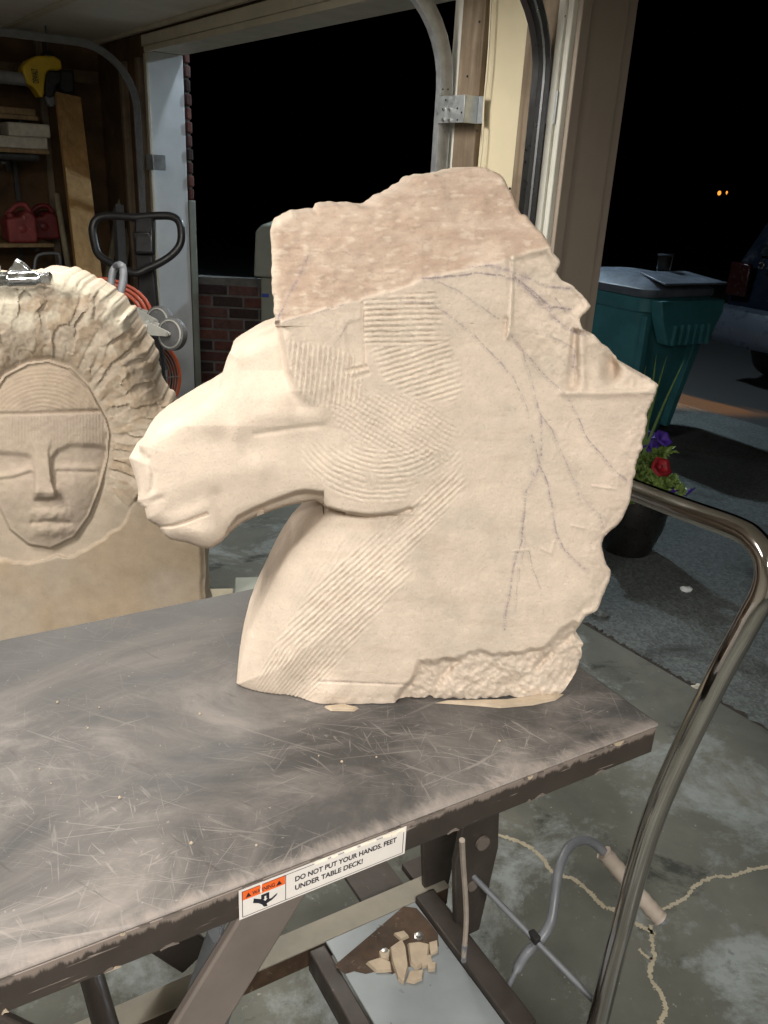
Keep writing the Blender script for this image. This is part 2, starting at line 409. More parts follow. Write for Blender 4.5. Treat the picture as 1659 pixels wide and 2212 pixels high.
# ================================================================== large structure
# garage floor, driveway, asphalt
def sheet(name, mat, corners):
    return struct(MB().add(corners, [tuple(range(len(corners)))]).build(name, mat, smooth=0))
floor = sheet('garage_floor', 'garage_concrete', [W(-3.5, -3.5, 0), W(5.99, -3.5, 0), W(5.99, 2.14, 0), W(-3.5, 2.14, 0)])
sheet('driveway', 'driveway_concrete', [W(-9, 2.155, -.012), W(14, 2.155, -.012), W(14, 5.35, -.012), W(-9, 5.35, -.012)])
sheet('ground', 'asphalt', [W(-150, -6, -.05), W(150, -6, -.05), W(150, 200, -.05), W(-150, 200, -.05)])
# the slab edge under the doors, chipped
rng = np.random.RandomState(4)
def ribbon(name, pts, wid, mat, parent, z, h, jit=.34, k=14, seed=0):
    rg = np.random.RandomState(seed); P = arc(pts, k); L_, R_ = [], []
    for i, p in enumerate(P):
        a = P[max(i-1, 0)]; c = P[min(i+1, len(P)-1)]; d = c-a; d = d/np.linalg.norm(d); nrm = np.array([-d[1], d[0], 0])
        L_.append(p+nrm*wid*(.5+jit*rg.randn()*.6)); R_.append(p-nrm*wid*(.5+jit*rg.randn()*.6))
    n = len(P); vs = [(q[0], q[1], z+h) for q in L_] + [(q[0], q[1], z+h) for q in R_] + [(q[0], q[1], z-.004) for q in L_] + [(q[0], q[1], z-.004) for q in R_]
    fs = []
    for i in range(n-1):
        fs += [(i, i+1, n+i+1, n+i), (i, 2*n+i, 2*n+i+1, i+1), (n+i, n+i+1, 3*n+i+1, 3*n+i)]
    return MB().add(vs, fs).build(name, mat, parent)
def floorpts(l): return [onz(x, y, 0) for x, y in l]
ribbon('crack_filler', floorpts([(1040, 1790), (1075, 1803), (1130, 1822), (1170, 1852), (1195, 1885), (1240, 1900), (1275, 1930), (1300, 1955), (1330, 1968), (1362, 1990), (1395, 2005), (1415, 2020)]), .0095, 'crack_fill', floor, 0, .0006, seed=1)
ribbon('crack_filler', floorpts([(1400, 1985), (1440, 1960), (1480, 1940), (1500, 1915), (1540, 1895), (1580, 1893), (1620, 1880), (1680, 1868)]), .0075, 'crack_fill', floor, 0, .0006, seed=2)
ribbon('crack_filler', floorpts([(1405, 1998), (1408, 2030), (1412, 2065), (1405, 2110), (1430, 2150), (1438, 2185), (1425, 2212), (1420, 2260)]), .0085, 'crack_fill', floor, 0, .0006, seed=3)
ribbon('crack_filler', floorpts([(1380, 2050), (1395, 2065), (1410, 2072)]), .006, 'crack_fill', floor, 0, .0006, seed=5)
# dirt-filled joint between slab and driveway
ribbon('joint_dirt', [W(-1, 2.148, 0), W(0, 2.15, 0), W(.7, 2.146, 0), W(1.25, 2.15, 0), W(1.5, 2.148, 0), W(1.8, 2.15, 0), W(2.5, 2.148, 0), W(5, 2.15, 0)], .022, 'soil', floor, -.009, .006, jit=.5, k=40, seed=8)
# ceiling with a batten along the joint of its boards
ceil = struct(MB().span(W, (-3.5, -3.5, ZC), (5.99, 1.875, ZC+.05)).build('ceiling', 'ceiling_board', smooth=0))
MB().span(W, (2.0, 1.30, ZC-.010), (5.9, 1.345, ZC-.001)).build('batten', 'trim_cream', ceil, bev=.002)
MB().span(W, (4.05, -3.4, ZC-.012), (4.10, 1.295, ZC-.001)).build('batten', 'trim_cream', ceil, bev=.002)
MB().span(W, (2.0, 1.845, ZC-.022), (5.9, 1.872, ZC-.001)).build('batten', 'trim_cream', ceil, bev=.002)
MB().span(W, (5.90, -3.4, ZC-.03), (5.928, 1.84, ZC-.001)).build('batten', 'lamp_housing', ceil, bev=.002)
# walls: left, the ones behind the camera, and the front wall with its two door openings
wl = struct(MB().span(W, (5.93, -3.5, .001), (6.05, 1.887, ZC-.001)).build('wall_left', 'old_wall_wood', smooth=0))
for nn in (1.52, 1.10, .68):
    MB().span(W, (5.885, nn-.02, .003), (5.929, nn+.02, ZC-.034)).build('stud', 'stud_weathered', wl, bev=.002)
MB().span(W, (5.87, .4, 1.90), (5.928, 1.86, 1.97)).build('rail', 'header_wood', wl, bev=.002)
struct(MB().span(W, (-3.55, -3.55, .001), (5.93, -3.5, ZC)).build('wall_back', 'drywall', smooth=0))
struct(MB().span(W, (-3.6, -3.5, .001), (-3.5, 2.1, ZC)).build('wall_right', 'drywall', smooth=0))
wf = struct(MB().span(W, (5.085, 1.89, .001), (6.05, 2.02, 2.6)).build('wall_front', 'old_wall_wood', smooth=0))
MB().span(W, (-3.5, 1.90, 2.062), (5.083, 2.02, 3.1)).build('wall_above_doors', 'header_wood', wf, smooth=0)
MB().span(W, (5.12, 1.845, .003), (5.16, 1.888, 2.0)).build('stud', 'stud_weathered', wf, bev=.002)
MB().span(W, (5.40, 1.845, .003), (5.44, 1.888, 2.0)).build('stud', 'stud_weathered', wf, bev=.002)
MB().span(W, (-3.3, -.0+1.86, 2.05), (5.08, 1.897, 2.105)).build('header_trim', 'trim_cream', wf, bev=.003)

# header board of the left opening and white jamb
hd = thing('door_header', 'cream board lining the top of the left garage doorway', 'door header', W(3.7, 2.0, 2.03))
MB().span(W, (2.40, 1.885, 2.030), (5.05, 2.10, 2.058)).build('soffit_board', 'trim_cream', hd, bev=.003)
MB().span(W, (2.40, 1.862, 2.020), (5.05, 1.884, 2.048)).build('inner_edge', 'trim_cream', hd, bev=.002)
jm = thing('door_jamb', 'white painted jamb board at the left edge of the left doorway', 'door jamb', W(5.06, 2.0, 0))
MB().span(W, (5.056, 1.885, .002), (5.082, 2.09, 2.029)).build('board', 'jamb_white', jm, bev=.002)
MB().span(W, (5.045, 1.868, .002), (5.083, 1.884, 2.018)).build('edge_trim', 'trim_cream', jm, bev=.002)
# bricks of the outer corner beside that jamb
bv = thing('brick_corner', 'brick edge of the outer wall beside the white jamb', 'brick wall', W(5.1, 2.16, 0))
MB().span(W, (5.075, 2.105, 1.26), (5.3, 2.128, 2.6)).build('mortar_core', 'mortar', bv, smooth=0)
bme = None
k = 0; z = 1.262
while z < 2.5:
    s0 = 5.055 - (k % 2)*.008
    o = MB().span(W, (s0, 2.10-(.004 if k % 2 else 0), z), (s0+.19, 2.132, z+.062)).build('brick', BR[k % 5], bv, bev=.008)
    z += .073; k += 1
MB().span(W, (5.05, 2.095, .003), (5.085, 2.135, 1.258)).build('edge_board', 'cabinet_pale', bv, bev=.004)
MB().span(W, (5.075, 2.136, .003), (5.3, 2.146, 1.258)).build('mortar_core', 'mortar', bv, smooth=0)

# post between the two doors
cp = thing('center_post', 'cream and bare wood post between the two garage doorways', 'door post', W(2.1, 2.0, 0))
MB().span(W, (1.87, 1.93, .002), (2.37, 2.08, 2.058)).build('core', 'header_wood', cp, smooth=0)
MB().span(W, (2.03, 1.905, .003), (2.215, 1.928, 2.056)).build('panel', 'panel_cream', cp, bev=.002)
MB().span(W, (2.217, 1.885, .003), (2.325, 1.928, 2.056)).build('stud', 'stud_weathered', cp, bev=.004)
MB().span(W, (1.905, 1.885, .003), (2.028, 1.928, 2.056)).build('stud', 'stud_weathered', cp, bev=.004)
MB().span(W, (2.327, 1.892, .003), (2.372, 1.928, 2.056)).build('door_stop', 'trim_white', cp, bev=.003)
MB().span(W, (2.372, 1.91, .003), (2.392, 2.10, 2.029)).build('jamb_board', 'jamb_white', cp, bev=.002)
MB().span(W, (1.878, 1.880, .003), (1.903, 1.928, 2.056)).build('door_stop', 'trim_white', cp, bev=.003)
MB().span(W, (1.856, 1.888, .003), (1.8765, 1.928, 2.056)).build('weather_strip', 'trim_white', cp, bev=.004)
MB().span(W, (1.846, 1.93, .003), (1.868, 2.10, 2.056)).build('jamb_board', 'jamb_taupe', cp, bev=.002)
MB().span(W, (1.838, 1.905, .003), (1.8555, 1.945, 2.056)).build('jamb_edge', 'jamb_taupe', cp, bev=.003)
MB().span(W, (1.85, 2.082, .003), (2.40, 2.14, 2.3)).build('outer_casing', 'jamb_taupe', cp, bev=.003)
wp = [(1062, -20), (1058, 60), (1053, 150), (1045, 230), (1043, 300), (1036, 370), (1030, 430)]
MB().tube(arc([onp(x, y, W(0, 1.8805, 0), WN) for x, y in wp], 4), .0028, 6).build('wire', 'cream_wire', cp)
for x, y in [(1036, 47), (1031, 282), (1010, 165), (1082, 407), (1102, 407), (1120, 406), (1220, 35), (1198, 227), (1192, 260)]:
    p = onp(x, y, W(0, 1.884 if x < 1045 or x > 1150 else 1.9035, 0), WN)
    MB().lathe([(.0035, 0), (.0035, .002)], p, WN*-1, n=8).build('nail_hole', 'ink_black', cp)

# galvanized door tracks: C-channel, vertical then curving in along the ceiling
def track(s0, n0, label, flip, ztop=1.72, rad=.30, mat='galvanized', ks=1.0):
    t_ = thing('door_track', label, 'door track', W(s0, n0, 0), 'galvanized garage door tracks')
    path = [(n0, .02), (n0, .6), (n0, 1.2), (n0, ztop)]
    for i in range(1, 11):
        a = i/10*math.pi/2; path.append((n0-rad*(1-math.cos(a)), ztop+rad*math.sin(a)))
    path.append((n0-rad-1.6, ztop+rad))
    prof = [(-.012, .021), (-.012, .025), (.012, .025), (.015, .019), (.015, -.019), (.012, -.025), (-.012, -.025), (-.012, -.021), (.008, -.022), (.012, -.017), (.012, .017), (.008, .022)]
    vs, fs = [], []; m_ = len(prof)
    for i, (n_, z_) in enumerate(path):
        a = path[max(i-1, 0)]; c = path[min(i+1, len(path)-1)]; d = np.array([c[0]-a[0], c[1]-a[1]]); d /= np.linalg.norm(d)
        pn = np.array([d[1], -d[0]])
        for (u_, q_) in prof: vs.append(W(s0+u_*flip*ks, n_+pn[0]*q_*ks, z_+pn[1]*q_*ks))
    for i in range(len(path)-1):
        for k_ in range(m_): fs.append((i*m_+k_, i*m_+(k_+1) % m_, (i+1)*m_+(k_+1) % m_, (i+1)*m_+k_))
    MB().add(vs, fs).build('rail', mat, t_, smooth=35)
    return t_
s_t1 = float(np.dot(onp(953, 250, W(0, 1.85, 0), WN), WD)); s_t2 = float(np.dot(onp(1152, 300, W(0, 1.85, 0), WN), WD)); s_t3 = float(np.dot(onp(294, 400, W(0, 1.75, 0), WN), WD))
tr1 = track(s_t1, 1.856, 'pale galvanized door track left of the cream post', -1)
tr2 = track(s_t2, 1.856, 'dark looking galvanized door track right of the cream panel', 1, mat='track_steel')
tr3 = track(s_t3, 1.78, 'galvanized door track in the far left corner of the garage', 1, ks=.72, mat='grey_pipe')
# brackets with bolts
def bracket(t_, s_rail, s_wall, z0):
    br = MB().span(W, (min(s_rail, s_wall), 1.764, z0), (max(s_rail, s_wall), 1.767, z0+.085)).span(W, (s_wall-.0015, 1.767, z0), (s_wall+.0015, 1.884, z0+.085)).build('bracket', 'galvanized', t_, bev=.001)
    return br
zb = float(onp(990, 265, W(0, 1.829, 0), WN)[2])
bx0 = float(np.dot(onp(947, 245, W(0, 1.829, 0), WN), WD)); bx1 = float(np.dot(onp(1003, 245, W(0, 1.829, 0), WN), WD))
br = MB().span(W, (bx1, 1.8265, zb-.0), (bx0, 1.8295, zb+.078)).span(W, (bx1, 1.83, zb+.0), (bx1+.003, 1.884, zb+.078)).span(W, (bx1-.03, 1.881, zb), (bx1-.0005, 1.884, zb+.078)).build('bracket', 'galvanized', tr1, bev=.001)
for x, y in [(959, 236), (971, 236), (958, 259), (971, 260), (1018, 245)]:
    p = onp(x, y, W(0, 1.8265 if x < 1000 else 1.881, 0), WN); MB().lathe([(.006, 0), (.006, .003), (.004, .006)], p, WN*-1, n=8).build('bolt', 'bolt_zinc', br)
for x, y in [(988, 234), (997, 243), (988, 259), (1022, 244), (957, 193), (968, 193), (963, 216)]:
    p = onp(x, y, W(0, 1.826 if x < 1000 else 1.8805, 0), WN); MB().lathe([(.0032, 0), (.0032, .001)], p, WN*-1, n=8).build('slot_hole', 'ink_black', br)
zb2 = float(onp(1180, 262, W(0, 1.80, 0), WN)[2])
br2 = MB().span(W, (s_t2-.045, 1.8815, zb2), (s_t2+.045, 1.8845, zb2+.085)).build('bracket', 'galvanized', tr2, bev=.001)
MB().span(W, (s_t3-.11, 1.815, 1.42), (s_t3, 1.818, 1.50)).span(W, (s_t3-.11, 1.819, 1.42), (s_t3-.107, 1.888, 1.50)).build('bracket', 'galvanized', tr3, bev=.001)

# ================================================================== carved stones (relief surfaces with real depth)
def hsh(ix, iy, seed):
    h = np.sin(ix*127.1 + iy*311.7 + seed*74.7)*43758.5453; return h-np.floor(h)
def vn(x, y, sc, seed=0):
    x = x/sc; y = y/sc; ix = np.floor(x); iy = np.floor(y); fx = x-ix; fy = y-iy
    fx = fx*fx*(3-2*fx); fy = fy*fy*(3-2*fy)
    a = hsh(ix, iy, seed); b_ = hsh(ix+1, iy, seed); c = hsh(ix, iy+1, seed); d = hsh(ix+1, iy+1, seed)
    return (a*(1-fx)+b_*fx)*(1-fy) + (c*(1-fx)+d*fx)*fy - .5
def fbm(x, y, sc, oct_=3, seed=0):
    r = 0; a = 1.0
    for i in range(oct_): r = r + a*vn(x+13.7*i, y-7.1*i, sc/2**i, seed+i); a *= .5
    return r
def sst(x, a, b_):
    u = np.clip((x-a)/(b_-a), 0, 1); return u*u*(3-2*u)
def segdist(X, Y, P, closed=True):
    """distance to polyline, nearest point, signed inside test"""
    P = np.asarray(P, float); n = len(P); best = np.full(X.shape, 1e18); nx = np.zeros(X.shape); ny = np.zeros(X.shape); ins = np.zeros(X.shape, bool)
    for i in range(n if closed else n-1):
        a = P[i]; c = P[(i+1) % n]; d = c-a; L2 = max(d@d, 1e-9)
        u = np.clip(((X-a[0])*d[0]+(Y-a[1])*d[1])/L2, 0, 1); qx = a[0]+u*d[0]; qy = a[1]+u*d[1]
        dd = (X-qx)**2+(Y-qy)**2; k = dd < best; best[k] = dd[k]; nx[k] = qx[k]; ny[k] = qy[k]
        if closed:
            cr = ((a[1] > Y) != (c[1] > Y)); 
            xi = a[0] + (Y-a[1])*d[0]/(d[1] if abs(d[1]) > 1e-12 else 1e-12)
            ins ^= cr & (X < xi)
    return np.sqrt(best), nx, ny, ins
def pmask(X, Y, poly, soft):
    """1 inside a polygon fading over soft pixels"""
    d, _, _, i = segdist(X, Y, poly); return sst(np.where(i, d, -d), -soft, soft)
def groove(X, Y, line, wid):
    d, _, _, _ = segdist(X, Y, line, False); return np.exp(-(d/wid)**2)
def leftof(X, Y, line, soft):
    """1 to the left of a polyline that runs top to bottom"""
    L_ = np.asarray(line, float); xb = np.interp(Y, L_[:, 1], L_[:, 0]); return sst(xb-X, -soft, soft)
def above(X, Y, line, soft):
    L_ = np.asarray(line, float); yb = np.interp(X, L_[:, 0], L_[:, 1]); return sst(yb-Y, -soft, soft)

def relief(name, outline, jit, wfun, o, nrm, upx, T_, back, zmin, sp, mat, label, cat, k_out=3):
    """solid stone: front surface wfun(X,Y,D) in outline units, a plainer back T_ metres behind"""
    o = np.asarray(o, float); nrm = np.asarray(nrm, float)
    P = [np.array(p, float) for p in outline]; n = len(P); pts = []
    for i in range(n):
        p0, p1, p2, p3 = P[i-1], P[i], P[(i+1) % n], P[(i+2) % n]
        L = np.linalg.norm(p2-p1); ks = max(2, int(L/5))
        for j in range(ks):
            u = j/ks; q = .5*((2*p1)+(-p0+p2)*u+(2*p0-5*p1+4*p2-p3)*u*u+(-p0+3*p1-3*p2+p3)*u**3)
            q = (1-.5)*q + .5*(p1*(1-u)+p2*u); pts.append(q)
    pts = np.array(pts); jj = jit(pts[:, 0], pts[:, 1])
    pts[:, 0] += jj*(fbm(pts[:, 0]*1.0, pts[:, 1], 14, 3, 3)); pts[:, 1] += jj*(fbm(pts[:, 0], pts[:, 1]*1.0, 14, 3, 9))
    x0, y0 = pts.min(0)-sp; x1, y1 = pts.max(0)+sp
    gx = np.arange(x0, x1, sp); gy = np.arange(y0, y1, sp); X, Y = np.meshgrid(gx, gy); sh = X.shape
    Xf, Yf = X.ravel(), Y.ravel(); D, nx, ny, ins = segdist(Xf, Yf, pts)
    ins &= D > sp*.35
    I = ins.reshape(sh); q = I[:-1, :-1] & I[1:, :-1] & I[:-1, 1:] & I[1:, 1:]
    idx = np.arange(Xf.size).reshape(sh)
    F = np.stack([idx[:-1, :-1][q], idx[:-1, 1:][q], idx[1:, 1:][q], idx[1:, :-1][q]], 1)
    used = np.unique(F); remap = -np.ones(Xf.size, int); remap[used] = np.arange(used.size); F = remap[F]
    Xs, Ys, Ds = Xf[used].copy(), Yf[used].copy(), D[used].copy()
    # directed boundary edges
    E_ = np.concatenate([F[:, [0, 1]], F[:, [1, 2]], F[:, [2, 3]], F[:, [3, 0]]]); key = E_[:, 0].astype(np.int64)*used.size+E_[:, 1]
    rev = E_[:, 1].astype(np.int64)*used.size+E_[:, 0]; bd = E_[~np.isin(key, rev)]
    bv_ = np.unique(bd); Xs[bv_] = nx[used][bv_]; Ys[bv_] = ny[used][bv_]; Ds[bv_] = 0
    w, tint, bm_ = wfun(Xs, Ys, Ds)
    d = (Xs-IW/2)[:, None]*RX - (Ys-IH/2)[:, None]*UP + FPX*fw
    def place(wm):
        den = d@nrm; tt = ((o-CAM)@nrm + wm)/den; return CAM + d*tt[:, None]
    Vf = place(w); Vf[:, 2] = np.maximum(Vf[:, 2], zmin)
    wb = back(w, bm_, Xs, Ys)
    Vb = Vf + nrm*(wb-w)[:, None]
    n_ = used.size; V = np.concatenate([Vf, Vb])
    # a few rings of side wall along the rim
    sides = np.stack([bd[:, 1], bd[:, 0], bd[:, 0]+n_, bd[:, 1]+n_], 1)
    faces = np.concatenate([F, F[:, ::-1]+n_, sides])
    org = np.array([o[0], o[1], zmin]); V = V-org
    me = bpy.data.meshes.new(name); me.vertices.add(len(V)); me.vertices.foreach_set('co', V.ravel())
    me.loops.add(faces.size); me.polygons.add(len(faces)); me.loops.foreach_set('vertex_index', faces.ravel().astype(np.int32))
    me.polygons.foreach_set('loop_start', np.arange(0, faces.size, 4, dtype=np.int32)); me.polygons.foreach_set('loop_total', np.full(len(faces), 4, np.int32))
    me.update(calc_edges=True); me.validate()
    # make normals point outwards
    f0 = me.polygons[len(F)//2]
    if np.dot(np.array(f0.normal), nrm) < 0: me.flip_normals()
    at = me.attributes.new('tint', 'FLOAT_COLOR', 'POINT'); cc = np.ones((len(V), 4), np.float32); cc[:n_, :3] = tint; cc[n_:, :3] = tint.mean(0); at.data.foreach_set('color', cc.ravel())
    me.polygons.foreach_set('use_smooth', np.ones(len(faces), bool)); me.set_sharp_from_angle(angle=R(58))
    me.materials.append(MATS[mat]); ob = bpy.data.objects.new(name, me); COL.objects.link(ob); ob.location = tuple(org); ORG[ob.name] = org
    return tag(ob, label, cat)

# ---- horse head
HO = onz(560, 1530, ZD); h1 = onz(1215, 1515, ZD); hu = h1-HO; hu[2] = 0; hu /= np.linalg.norm(hu); HN = np.array([hu[1], -hu[0], 0])
if HN@(CAM-HO) < 0: HN = -HN
horse_out = [(511, 1480), (512, 1470), (517, 1437), (533, 1373), (549, 1331), (572, 1283), (594, 1238), (626, 1187), (639, 1172), (668, 1141), (706, 1101),
 (684, 1082), (658, 1085), (620, 1093), (585, 1104), (546, 1119), (521, 1131), (497, 1151), (478, 1171), (463, 1180), (451, 1185), (431, 1182), (406, 1173), (371, 1166), (355, 1156), (347, 1145), (343, 1138), (329, 1130), (318, 1121), (313, 1099), (302, 1089), (297, 1082), (299, 1063), (294, 1038), (286, 1012), (278, 990), (283, 983), (300, 977), (300, 961), (313, 942), (329, 929), (355, 913), (406, 882), (438, 865), (471, 842), (476, 820), (483, 798), (494, 775), (497, 762), (515, 750), (537, 738), (563, 724), (595, 711),
 (590, 650), (587, 584), (584, 496), (589, 485), (604, 479), (627, 467), (656, 463), (686, 460), (689, 450), (715, 446), (766, 447), (803, 450), (816, 445), (837, 429), (871, 414), (896, 395), (913, 382), (942, 379), (984, 371), (1026, 363), (1051, 362), (1066, 371), (1085, 382), (1106, 416), (1116, 445), (1127, 464), (1137, 466), (1152, 487), (1173, 504), (1186, 525), (1194, 546), (1209, 563), (1207, 576), (1202, 588), (1211, 605), (1232, 613), (1261, 639), (1276, 659), (1273, 667), (1259, 681), (1252, 692), (1254, 704), (1261, 718), (1274, 716), (1291, 732), (1312, 749), (1325, 766), (1339, 783), (1373, 803), (1407, 820), (1421, 830), (1417, 851), (1407, 874), (1397, 898), (1398, 915), (1393, 939), (1383, 973), (1373, 1017), (1363, 1061), (1356, 1092), (1345, 1123), (1329, 1139), (1306, 1158), (1300, 1184), (1309, 1212), (1319, 1241), (1314, 1260), (1303, 1286), (1290, 1318), (1265, 1332), (1252, 1350), (1242, 1372), (1257, 1388), (1258, 1404), (1249, 1440), (1236, 1465), (1226, 1481), (1210, 1497), (1172, 1505), (1137, 1512), (1073, 1518), (1009, 1516), (938, 1518), (919, 1524), (887, 1532), (829, 1536), (812, 1536), (773, 1533), (748, 1526), (703, 1525), (677, 1533), (645, 1531), (594, 1531), (575, 1525), (556, 1517), (536, 1501)]
PXM = 0.00049     # metres to one outline unit on the stone's face
marks = [([(667, 553), (655, 580), (640, 610), (618, 655), (600, 690)], 2.2, .8), ([(912, 602), (960, 598), (1030, 590), (1080, 594), (1120, 606), (1160, 638), (1185, 660)], 2.6, .9),
 ([(1015, 578), (1060, 572), (1110, 590), (1150, 604), (1180, 618), (1232, 623)], 2.8, .8), ([(1110, 600), (1160, 645), (1200, 690), (1230, 712), (1262, 724)], 3, .8), ([(1165, 655), (1190, 663), (1235, 668)], 2.6, .9),
 ([(935, 605), (985, 625), (1030, 655), (1080, 690)], 2.2, .5), ([(865, 650), (930, 655), (985, 690), (1030, 730), (1070, 770), (1110, 815), (1130, 860), (1145, 905)], 2, .6),
 ([(1105, 725), (1140, 770), (1180, 815), (1220, 850), (1245, 895), (1265, 940), (1300, 985), (1335, 1025), (1365, 1045)], 2.2, .75), ([(1107, 722), (1130, 760), (1150, 830), (1165, 890), (1195, 930), (1215, 985), (1235, 1025), (1248, 1060), (1275, 1085)], 2.2, .6),
 ([(1148, 940), (1163, 985), (1167, 1010), (1185, 1050), (1195, 1110), (1205, 1160), (1222, 1190), (1270, 1235)], 2.4, .75), ([(1168, 900), (1170, 960), (1165, 1010), (1150, 1045), (1138, 1060), (1133, 1110), (1125, 1170), (1108, 1230), (1100, 1290), (1090, 1360)], 2.4, .75),
 ([(1132, 1160), (1150, 1225), (1170, 1275)], 1.8, .6), ([(1135, 1180), (1120, 1240), (1115, 1320)], 1.8, .45), ([(1245, 1040), (1255, 1080), (1295, 1110), (1305, 1140)], 2, .55), ([(1242, 760), (1238, 800)], 3.2, .8),
 ([(600, 700), (640, 688), (690, 675), (740, 658)], 2.2, .5), ([(757, 690), (735, 725), (722, 745)], 1.8, .6), ([(1200, 645), (1235, 690), (1262, 720)], 1.8, .5), ([(1180, 720), (1235, 750), (1245, 765)], 2, .5), ([(690, 1472), (760, 1473), (880, 1480)], 1.6, .45), ([(1145, 1010), (1155, 1030)], 3, .5)]
def horse_w(X, Y, D):
    w = np.zeros_like(X)
    nz = fbm(X, Y, 60, 3, 1)
    # --- natural bed face at the top, leaning back
    tb = [(570, 706), (600, 700), (690, 672), (780, 648), (870, 622), (910, 605), (1060, 570), (1170, 541), (1230, 515)]
    yb = np.interp(X, [p[0] for p in tb], [p[1] for p in tb]) + 7*vn(X, Y, 18, 5)
    s = yb-Y; top = sst(s, -3, 9)
    w += -.42*np.maximum(s, 0) + top*(7*fbm(X, Y, 110, 3, 21) + 2.6*fbm(X*.35, Y, 9, 3, 31)) - 4*top
    # --- head in front of the block: muzzle and brow set back
    hd_line = [(600, 600), (601, 700), (611, 745), (620, 800), (638, 845), (668, 880), (690, 925), (675, 985), (655, 1040), (655, 1200)]
    hl = np.array(sorted(hd_line, key=lambda p: p[1])); xb = np.interp(Y, hl[:, 1], hl[:, 0])
    soft = np.interp(Y, [790, 860, 930], [8, 24, 62]); dep = np.interp(Y, [700, 800, 860, 920, 1060], [56, 46, 28, 13, 12])
    head = sst(xb-X, -soft, soft); below_top = 1-top
    w += -dep*head*below_top
    w += -.12*np.maximum(620-X, 0)*head - .0002*np.maximum(620-X, 0)**2*head*.6
    # brow bulge, facets along the nose, eye crease
    w += 17*np.exp(-(((X-600)/66)**2+((Y-862)/46)**2))
    w += -10*np.exp(-(((X-520)/45)**2+((Y-800)/40)**2)) - 7*np.exp(-(((X-470)/60)**2+((Y-950)/26)**2))
    w += -3.6*groove(X, Y, [(552, 938), (600, 931), (650, 923), (705, 919)], 6)*sst(730-X, 0, 60) + 5*groove(X, Y, [(560, 900), (620, 900), (690, 898)], 20)
    w += 7*np.exp(-(((X-512)/20)**2+((Y-935)/34)**2))
    w += -5*groove(X, Y, [(322, 992), (331, 1022), (328, 1055), (310, 1085)], 7) - 3.5*groove(X, Y, [(300, 1090), (325, 1083), (350, 1076)], 7)
    w += -22*sst(326-X, 0, 34)*pmask(X, Y, [(270, 960), (330, 985), (332, 1060), (300, 1095), (270, 1095)], 8)
    w += -9*groove(X, Y, [(338, 1139), (372, 1136), (402, 1127), (428, 1116), (447, 1110)], 3.0) + 3*groove(X, Y, [(345, 1124), (400, 1112), (440, 1096)], 14)
    w += 8*np.exp(-(((X-415)/55)**2+((Y-1152)/22)**2)) - 8*groove(X, Y, [(468, 1070), (478, 1100), (486, 1140)], 14)
    w += 5*groove(X, Y, [(370, 1060), (450, 1030), (560, 1010)], 30)
    # underside of the jaw
    K_ = [(455, 1240), (470, 1200), (490, 1145), (512, 1115), (545, 1098), (590, 1079), (640, 1061), (660, 1058), (690, 1062)]
    ky = np.interp(X, [p[0] for p in K_], [p[1] for p in K_]); jaw = sst(Y-ky, -3, 9)*(X > 455)*(X < 700)*(Y < 1110+np.maximum(560-X, 0))
    w += -58*jaw*sst(X, 476, 505)
    # --- cheek disc and neck below it
    J = [(640, 1040), (672, 1068), (700, 1090), (740, 1105), (800, 1113), (860, 1107), (920, 1083), (1000, 1020), (1030, 985)]
    jy = np.interp(X, [p[0] for p in J], [p[1] for p in J], left=1040, right=-9e3); below = sst(Y-jy, -2, 7)*(X > 690)*(Y > 960)
    nk = np.exp(-np.maximum(Y-np.maximum(jy, 1095-.0*X), 0)/85)*np.where(X > 745, below, 1.0*(Y > np.interp(X, [500, 590, 660, 690, 712, 745, 800], [1210, 1150, 1105, 1089, 1097, 1106, 1113])))*sst(935-X, 0, 130)
    w += 12*np.exp(-(((X-845)/150)**2+((Y-975)/135)**2)) - 34*nk
    w += -12*groove(X, Y, [(712, 1100), (745, 1109), (800, 1116), (850, 1111), (885, 1100)], 4.5)
    # --- rounding towards the rim
    nzone = (Y > np.interp(X, [500, 590, 660, 690, 712, 745, 800], [1210, 1150, 1105, 1089, 1097, 1106, 1113]))
    muz = sst(735-X, 0, 60)*(Y > 705)*(~nzone)
    neck = nzone*sst(1010-X-(Y-1060)*.78, -60, 60)
    def rnd(r, dp): return -dp*(1-np.sqrt(np.maximum(0, 1-(1-np.minimum(D/r, 1))**2)))
    leftblk = (X < 640)*(Y < 712)
    w += muz*(rnd(34, 34)+.25*rnd(95, 80)) + neck*rnd(225, 78) + (1-np.maximum(muz, neck))*rnd(6+4*vn(X, Y, 30, 6), 6)
    # --- tooth-chisel ridges
    def ridge(ph, wob): return np.abs(np.sin(ph+wob))*1.0-.6
    wob = 1.3*fbm(X, Y, 34, 3, 50); rough = 1+1.5*fbm(X, Y, 10, 3, 60)
    A1 = pmask(X, Y, [(784, 650), (940, 626), (965, 690), (960, 742), (860, 752), (788, 742)], 6)*sst(975-X+40*vn(X, Y, 15, 77), 0, 60)
    A2 = pmask(X, Y, [(806, 752), (900, 745), (965, 735), (1010, 820), (985, 870), (900, 862), (830, 822)], 9)*sst(1015-X+40*vn(X, Y, 15, 78), 0, 60)
    w += 3.6*A1*ridge((Y+.03*X)*math.pi/11.6, wob*.45)*rough + 3.4*A2*ridge((Y*.955+(X-800)*.295)*math.pi/11.6, wob*.45)*rough
    A = np.maximum(A1, A2)
    w += -4*groove(X, Y, [(783, 655), (785, 720), (787, 788)], 3) - 6*groove(X, Y, [(752, 800), (790, 792)], 4) - 4*groove(X, Y, [(765, 815), (795, 806)], 4) - 3*pmask(X, Y, [(745, 700), (783, 690), (785, 785), (755, 792)], 5)
    Bz = pmask(X, Y, [(622, 738), (700, 748), (770, 770), (785, 860), (730, 880), (660, 868), (630, 820)], 8)
